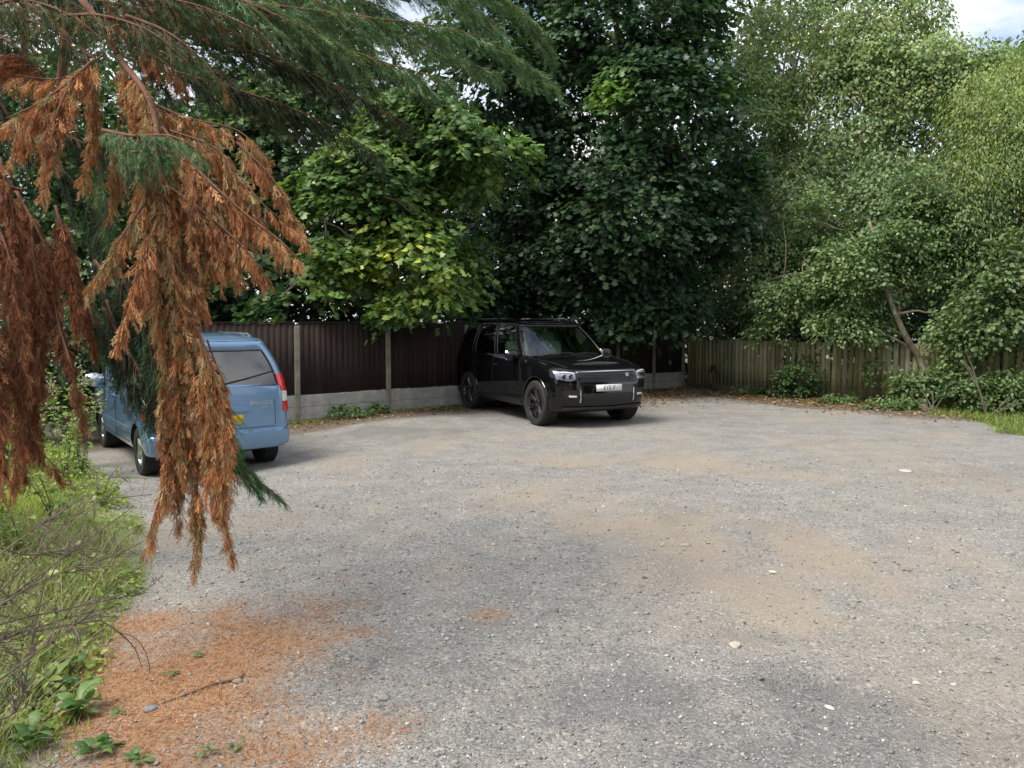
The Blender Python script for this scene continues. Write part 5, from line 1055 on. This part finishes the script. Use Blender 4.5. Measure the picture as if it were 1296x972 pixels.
# greens
for q, kd, bl, kw in [
    (((150, -30, 4.4), (300, 0, 4.4), (450, 20, 4.5), (600, 45, 4.7), (700, 105, 4.8)), 'green', .34, dict(sweep=(.55, 0, 0))),
    (((200, -60, 4.6), (380, -50, 4.6), (520, -30, 4.7), (640, 0, 4.9), (690, 60, 5.0)), 'green', .38, dict(sweep=(.5, 0, 0))),
    (((260, -20, 4.2), (350, 20, 4.2), (460, 70, 4.3), (560, 100, 4.4)), 'green', .34, dict(sweep=(.5, 0, 0))),
    (((240, 40, 4.6), (330, 70, 4.6), (430, 110, 4.6), (520, 160, 4.7)), 'deep', .34, dict(sweep=(.35, 0, 0))),
    (((420, -60, 5.2), (540, -20, 5.2), (620, 30, 5.2), (660, 90, 5.2)), 'green', .34, dict(sweep=(.45, 0, 0))),
    (((220, 90, 4.9), (320, 120, 4.9), (400, 150, 4.9), (470, 190, 5.0)), 'deep', .38, dict(sweep=(.25, 0, 0))),
    (((120, 0, 4.5), (220, 20, 4.5), (320, 50, 4.6), (380, 90, 4.7)), 'mix', .30, dict(sweep=(.3, 0, 0))),
    (((100, -40, 4.2), (180, -10, 4.1), (260, 10, 4.1), (330, 40, 4.1)), 'mix', .26, dict(sweep=(.3, 0, 0))),
    (((80, 20, 4.0), (130, 20, 3.9), (190, 40, 3.8), (240, 80, 3.8)), 'mix', .20, dict(sweep=(.2, 0, 0))),
    (((130, 165, 3.6), (170, 172, 3.45), (215, 172, 3.35), (250, 188, 3.3)), 'green', .20, dict(sweep=(.1, 0, 0), flen=.07, dens=2.0, down=1.0)), (((150, 200, 3.5), (185, 190, 3.4), (225, 196, 3.35)), 'green', .17, dict(flen=.07, dens=2.0)), (((120, 190, 4.0), (130, 240, 4.0), (140, 300, 4.0)), 'green', .22, {}),
    (((-20, 30, 4.6), (20, 60, 4.5), (60, 100, 4.5)), 'deep', .30, {}), (((-40, 90, 4.4), (0, 130, 4.4), (30, 190, 4.4)), 'deep', .34, {}),
    (((60, 160, 4.8), (120, 190, 4.7), (160, 230, 4.7)), 'deep', .36, {}), (((60, 200, 4.9), (100, 240, 4.9), (130, 300, 4.9)), 'deep', .40, {}), (((130, 260, 4.8), (140, 340, 4.7), (150, 400, 4.7)), 'deep', .36, {}),
    (((120, 330, 4.5), (160, 380, 4.4), (185, 440, 4.3), (196, 480, 4.3)), 'deep', .32, {}), (((200, 320, 4.6), (205, 380, 4.5), (200, 440, 4.4)), 'deep', .30, {}), (((100, 380, 4.7), (130, 420, 4.7), (150, 460, 4.6)), 'deep', .28, {}),
    (((250, 500, 3.8), (282, 560, 3.75), (318, 600, 3.7), (352, 628, 3.7)), 'bright', .17, dict(sweep=(.4, 0, 0), flen=.08, down=.7, dens=1.8)), (((280, 540, 3.7), (300, 590, 3.65), (330, 625, 3.65)), 'bright', .14, dict(sweep=(.4, 0, 0), flen=.08, dens=1.8)), (((262, 480, 3.85), (290, 540, 3.8), (305, 580, 3.8)), 'bright', .16, dict(sweep=(.3, 0, 0), flen=.075)),
    (((135, 380, 4.35), (150, 430, 4.3), (150, 480, 4.3)), 'deep', .24, {}), (((185, 350, 4.3), (195, 430, 4.25), (210, 500, 4.2), (212, 560, 4.2)), 'deep', .24, {}),
    (((120, 400, 4.3), (150, 450, 4.25), (175, 500, 4.2), (188, 530, 4.2)), 'deep', .26, {}), (((150, 340, 4.3), (175, 400, 4.25), (190, 460, 4.2), (200, 510, 4.2)), 'deep', .28, {}), (((215, 330, 4.4), (225, 390, 4.4), (215, 450, 4.3)), 'deep', .24, {}),
    (((300, -40, 4.9), (420, 10, 4.9), (520, 50, 5.0), (620, 90, 5.1)), 'green', .34, dict(sweep=(.45, 0, 0))), (((340, 20, 5.1), (440, 60, 5.1), (540, 110, 5.2)), 'deep', .36, dict(sweep=(.35, 0, 0))), (((180, 60, 5.0), (270, 90, 5.0), (350, 150, 5.0)), 'mix', .32, dict(sweep=(.2, 0, 0))),
    (((-30, 0, 4.3), (20, 20, 4.2), (70, 40, 4.15), (110, 80, 4.1)), 'mix', .24, {}), (((0, -40, 4.5), (60, -10, 4.4), (120, 20, 4.3), (170, 60, 4.3)), 'mix', .26, {}), (((-20, 60, 4.5), (30, 90, 4.4), (70, 150, 4.4)), 'deep', .28, {}),
    (((230, -70, 5.3), (340, -30, 5.3), (460, 0, 5.3), (560, 50, 5.3)), 'green', .38, dict(sweep=(.4, 0, 0))), (((200, 0, 5.2), (300, 30, 5.2), (400, 60, 5.2), (470, 110, 5.2)), 'deep', .40, dict(sweep=(.3, 0, 0))), (((110, 150, 4.6), (150, 200, 4.5), (190, 250, 4.5), (200, 300, 4.5)), 'deep', .30, {}),
    (((175, 350, 4.15), (190, 410, 4.1), (196, 470, 4.05), (190, 520, 4.05)), 'deep', .26, dict(dens=1.5)), (((130, 390, 4.2), (160, 440, 4.15), (182, 480, 4.1), (205, 530, 4.1)), 'deep', .22, dict(dens=1.5)),
    (((-20, 10, 4.0), (30, 0, 3.95), (90, 20, 3.9), (130, 50, 3.85)), 'mix', .20, {}), (((60, -30, 4.8), (130, 0, 4.7), (180, 60, 4.7), (215, 120, 4.7)), 'deep', .30, {}), (((160, 20, 3.95), (210, 40, 3.9), (255, 75, 3.9), (290, 120, 3.9)), 'mix', .20, dict(sweep=(.2, 0, 0))),
    (((20, -40, 5.0), (80, -20, 5.0), (160, -10, 5.0), (240, 10, 5.0)), 'deep', .34, {})]:
    k = dict(step=.013, down=.8, side=.5, fan=.5, flen=.10, rad=.010, taper=.5); k.update(kw); tot += B_(px(*q), kd, bl, **k)

# ------------------------------------------------------------------ grass bank, verge, twiggy shrub, broad-leaved weeds
def blades(r, x, y, h, wd, pal, lean=.35):
    n = len(x); V = np.array([[-.5, 0, 0], [.5, 0, 0], [-.42, .4, .04], [.42, .4, .04], [-.25, .75, .16], [.25, .75, .16], [0, 1, .34]]); F = [np.array([[0, 1, 3, 2], [2, 3, 5, 4]]), np.array([[4, 5, 6]])]
    a = r.uniform(0, 2*pi, n); t = unit(np.stack([np.cos(a)*lean*r.rand(n), np.sin(a)*lean*r.rand(n), np.ones(n)], 1)); nn = np.stack([np.cos(a), np.sin(a), .1*np.ones(n)], 1)
    Rm = basis(t, nn); T = np.array(pal)[r.choice(len(pal), n)]*r.uniform(.75, 1.25, (n, 1)); mb = MB()
    mb.inst(V, F, np.stack([x, y, gz(x, y)-.01], 1), Rm, np.stack([wd*np.ones(n), h, h], 1), T); return mb
r = np.random.RandomState(77)
GP = [(.27, .37, .06), (.34, .45, .09), (.19, .29, .05), (.40, .46, .12), (.46, .42, .24)]
n = 27000; y = r.uniform(3.0, 12.5, n); x = bank_x(y)+.15-np.abs(r.normal(0, 1.0, n))*(.5+.16*y); k = (fbm(x, y, 1.3, 51) > .40); x, y = x[k], y[k]
edge = np.clip((bank_x(y)+.1-x)/.9, .0, 1); h = (.04+.17*edge)*r.uniform(.5, 1.4, len(x))*(.6+.8*fbm(x, y, .9, 52))
tag(blades(r, x, y, h, .0065, GP, .6).build('grass', M['grass']), kind='stuff')
n = 17000; x = r.uniform(7.4, 13, n); fy = fence_y(x); y = r.uniform(9.8, 17.5, n); k = (y < fy-.1) & (x > 8.0-(fbm(x, y, 1.1, 9)-.5)*1.6+.6*np.clip((12.5-y)/1.5, 0, 3)+.25*r.rand(n)); x, y = x[k], y[k]
tag(blades(r, x, y, r.uniform(.04, .15, len(x)), .012, [(.20, .31, .05), (.27, .38, .07), (.14, .24, .05)], .7).build('verge_grass', M['grass']), kind='stuff')
n = 2600; x = r.uniform(-4.2, 4, n); y = fence_y(x)-np.abs(r.normal(0, .18, n))-.06
tag(blades(r, x, y, r.uniform(.03, .10, n), .011, GP[:3], .8).build('edge_grass', M['grass']), kind='stuff')
# low leafy ground cover on the bank
n = 22000; y = r.uniform(3.2, 11.5, n); x = bank_x(y)+.1-np.abs(r.normal(0, 1.0, n))*(.4+.16*y); k = fbm(x, y, 1.7, 61) > .46; x, y = x[k], y[k]; n = len(x); V, F = LEAF['oval']; mb = MB()
mb.inst(V, F, np.stack([x, y, gz(x, y)+r.rand(n)**1.5*.22*np.clip((bank_x(y)+.2-x)/.6, .15, 1)], 1), randrot(r, n, .55), r.lognormal(np.log(.03), .4, n), np.array(GP[:5])[r.choice(5, n, p=[.25,.25,.2,.2,.1])]*np.array([.85, .85, .95])*r.uniform(.75, 1.25, (n, 1)))
tag(mb.build('ground_cover', M['leaf']), kind='stuff')
# tall weeds on the bank
def weed(label, base, h, nst, leaf, size, pal, seed, seeds=None, name='tall_weed', cat='weed', spread=.3):
    r = np.random.RandomState(seed); o = thing(name, label, cat, base); sm = MB(); lf = MB(); pos, t_, n_ = [], [], []
    fl = []
    for k in range(nst):
        a = r.uniform(0, 2*pi); e = np.array([cos(a)*spread*r.uniform(.3, 1), sin(a)*spread*r.uniform(.3, 1), h*r.uniform(.6, 1.05)]); p = catmull([(r.normal(0, .03), r.normal(0, .03), -.03), e*np.array([.4, .4, .5]), e], 6)
        sm.tube(p, np.linspace(.005, .002, len(p)), 5)
        for i in range(int(h*26)):
            q = p[r.randint(1, len(p))]; b = r.uniform(0, 2*pi); pos.append(q+r.normal(0, .02, 3)); t_.append([cos(b), sin(b), r.uniform(-.5, .5)]); n_.append([0, 0, 1.0])
        if seeds is not None:
            for i in range(16): fl.append(p[-1]+r.normal(0, 1, 3)*np.array([.035, .035, .05]))
    n = len(pos); V, F = LEAF[leaf]; pl = np.array(pal)
    lf.inst(V, F, np.array(pos), basis(np.array(t_), np.array(n_)+r.normal(0, .4, (n, 3))), size*r.uniform(.5, 1.2, n), pl[r.choice(len(pl), n)][:, :3]*r.uniform(.8, 1.2, (n, 1)))
    sm.build('stem', M['twig'], o, True); lf.build('foliage', M['leaf'], o)
    if seeds is not None:
        f = MB(); V, F = octa(3); m = len(fl); f.inst(V, F, np.array(fl), randrot(r, m, 1), r.uniform(.008, .018, m), np.tile(np.array(seeds), (m, 1))*r.uniform(.8, 1.15, (m, 1))); tag(f.build('seed_head', M['leaf'], o), kind='stuff')
YG = [(.22, .32, .07), (.17, .27, .06), (.28, .36, .10)]
for i, (pxx, d, h, nst, sd, lb) in enumerate([(20, 7.4, 1.25, 7, (.5, .47, .33), 'tall pale-headed weed at the left edge of the bank'), (70, 8.2, 1.2, 7, (.48, .42, .22), 'tall weed with buff seed heads behind the dark red needles'), (98, 9.4, 1.05, 6, (.45, .36, .16), 'weed with straw coloured heads near the van front'),
        (40, 9.2, 1.5, 8, (.52, .50, .36), 'tallest pale feathery weed seen between the dark red boughs'), (0, 8.4, 1.4, 8, (.46, .46, .26), 'tall pale green weed left of the feathery one'), (88, 10.0, 1.3, 7, (.55, .50, .40), 'whitish weed standing against the dark bush'), (-20, 6.2, 1.2, 6, (.5, .47, .35), 'tall weed mostly cut off by the left picture edge'), (120, 7.6, .45, 6, None, 'low bright green weed on the bank below the van'), (60, 6.6, .55, 8, None, 'bushy lime green weed on the bank, left of the brown bough'), (20, 5.6, .5, 8, None, 'broad yellow-green weed by the twiggy shrub'), (130, 6.0, .3, 5, None, 'short green weed at the gravel edge below the bough')]):
    x0 = (pxx-648)/F_PX*d; b = (x0, d, float(gz(np.array([x0]), np.array([d]))[0])); weed(lb, b, h, nst, 'oval', .07, YG, 90+i, sd, spread=.32)
# long bleached straw hanging in the near corner of the bank
n = 4200; y = r.uniform(2.5, 6.2, n); x = bank_x(y)-.1-r.uniform(0, .9, n); tag(blades(r, x, y, r.uniform(.15, .5, n), .005, [(.42, .38, .26), (.34, .31, .18), (.22, .26, .10), (.16, .22, .07)], 1.3).build('dry_grass', M['grass']), kind='stuff')
# bare twiggy shrub
tw = thing('twiggy_shrub', 'bare grey twiggy shrub at the lower left, its thin stems fanning to the right', 'shrub', (-2.35, 2.75, .05)); r = np.random.RandomState(9); O = np.array([-2.35, 2.75, .05])
def sub(mb, p0, d, L_, rad, dep):
    n = 6; p = [p0]; q = p0.copy(); dd = d.copy()
    for i in range(n): dd = unit(dd+r.normal(0, .10, 3)+np.array([0, 0, -.02])); q = q+dd*L_/n; p.append(q.copy())
    p = np.array(p); mb.tube(p, np.linspace(rad, rad*.45, len(p)), 5)
    if dep:
        for k in range(r.randint(3, 6)):
            i = r.randint(1, n); e = unit(dd+r.normal(0, .55, 3)); sub(mb, p[i], e, L_*r.uniform(.25, .55), rad*.55, dep-1)
for i, (ax, ay, bx, by, d0, d1) in enumerate([(-40, 800, 170, 640, 2.6, 3.0), (-30, 790, 160, 700, 2.5, 2.9), (-20, 800, 186, 750, 2.6, 3.0), (-40, 830, 130, 770, 2.5, 2.8), (-10, 760, 150, 590, 2.9, 3.4), (-60, 760, 90, 640, 2.6, 2.9), (20, 900, 60, 720, 2.6, 2.7), (0, 860, 110, 780, 2.5, 2.6), (-30, 700, 110, 690, 2.8, 3.2)]):
    mb = MB(); a = np.array(P(ax, ay, d0)); b = np.array(P(bx, by, d1)); L_ = np.linalg.norm(b-a); st = np.array([-2.35+r.normal(0, .1), 2.75+r.normal(0, .15), .02]); q = catmull([st, a*.6+st*.4+np.array([0, 0, .05]), a, (a+b)/2+r.normal(0, .02, 3), b], 6)
    mb.tube(q-O, np.linspace(.006, .0018, len(q)), 5)
    for k in range(17):
        j = r.randint(len(q)//4, len(q)-1); sub(mb, q[j]-O, unit(unit(b-a)+r.normal(0, .5, 3)), L_*r.uniform(.18, .4), .0026, 1)
    # curled dead leaves still on the twig
    m = 5; V, F = LEAF['oval']; jj = r.randint(len(q)//2, len(q), m); mb.inst(V, F, q[jj]-O, randrot(r, m, 1.5), r.uniform(.015, .03, m), np.tile([.13, .10, .08], (m, 1)), 1)
    mb.build('branch', [M['twig'], M['leaf']], tw, True)
# the hanging dead twig in front of the litter
mb = MB(); q = catmull(px((128, 785, 2.9), (150, 800, 2.9), (170, 820, 2.95), (180, 845, 2.95)), 5); mb.tube(q-O, np.linspace(.004, .0015, len(q)), 5); q2 = catmull(px((150, 800, 2.9), (172, 808, 2.9), (186, 830, 2.9), (190, 852, 2.9)), 5); mb.tube(q2-O, .0018, 4)
q3 = catmull(px((40, 800, 2.7), (90, 790, 2.8), (128, 785, 2.9)), 5); mb.tube(q3-O, .004, 5); mb.build('branch', M['twig'], tw, True)
# broad-leaved weeds: every large leaf is a part
def dock_leaf(seed, c):
    r = np.random.RandomState(seed); n = 7; V = []
    for i in range(n):
        y = i/(n-1); w = .30*sin(pi*min(1, y*.93+.07))**.8*(1+.12*r.normal()); z = .18*sin(y*pi*.8)-.12*y
        V.append([[-w, y, z-.05+.03*r.normal()], [-w*.5, y, z+.01], [0, y, z-.03], [w*.5, y, z+.01], [w, y, z-.05+.03*r.normal()]])
    mb = MB(); mb.grid(np.array(V), tint=c); return mb.mesh('leaf', M['leaf'], True)
DL = [dock_leaf(k, np.array([(.09, .19, .06), (.12, .23, .07), (.07, .155, .05), (.15, .26, .08), (.19, .28, .08)][k])) for k in range(5)]
def rosette(label, pxx, pyy, nl, size, seed, up=.5):
    r = np.random.RandomState(seed); c = G(pxx, pyy); z = float(gz(np.array([c.x]), np.array([c.y]))[0]); o = thing('leafy_weed', label, 'weed', (c.x, c.y, z))
    for k in range(nl):
        l = link('leaf', DL[r.randint(5)], o); a = k*2.4+r.uniform(-.4, .4); L_ = size*r.uniform(.35, .95); l.scale = (L_*r.uniform(.8, 1.1), L_, L_)
        rr = r.uniform(0, size*.35); l.location = (cos(a)*rr, sin(a)*rr, .01+r.uniform(0, size*up)); l.rotation_euler = (r.uniform(-.1, up), r.normal(0, .25), a-pi/2)
for i, (a, b, nl, sz, up, lb) in enumerate([(100, 905, 16, .13, .7, 'broad-leaved dark green weed where litter meets the bank'), (60, 880, 14, .12, .9, 'leafy weed beneath the twiggy shrub'), (40, 950, 16, .12, .7, 'leafy weed in the bottom left corner'), (120, 955, 12, .10, .5, 'flat leafy weed at the bottom edge, left of the slate stone'),
        (175, 965, 8, .07, .4, 'small leafy weed at the bottom edge below the slate stone'), (262, 955, 7, .055, .4, 'small green weed on the orange litter, left of the pair at the bottom'), (298, 950, 6, .06, .3, 'small green weed on the orange litter, right of the pair at the bottom'), (150, 905, 6, .05, .3, 'tiny weed just left of the slate stone'),
        (215, 855, 6, .045, .3, 'tiny yellow-green weed in the middle of the orange litter'), (250, 830, 7, .045, .3, 'tiny weed at the upper edge of the orange litter'), (20, 900, 14, .13, 1.0, 'leafy weed at the left edge under the twigs'), (90, 850, 10, .10, .8, 'bright leafy weed just below the twig tips')]):
    rosette(lb, a, b, nl, sz, 120+i, up)
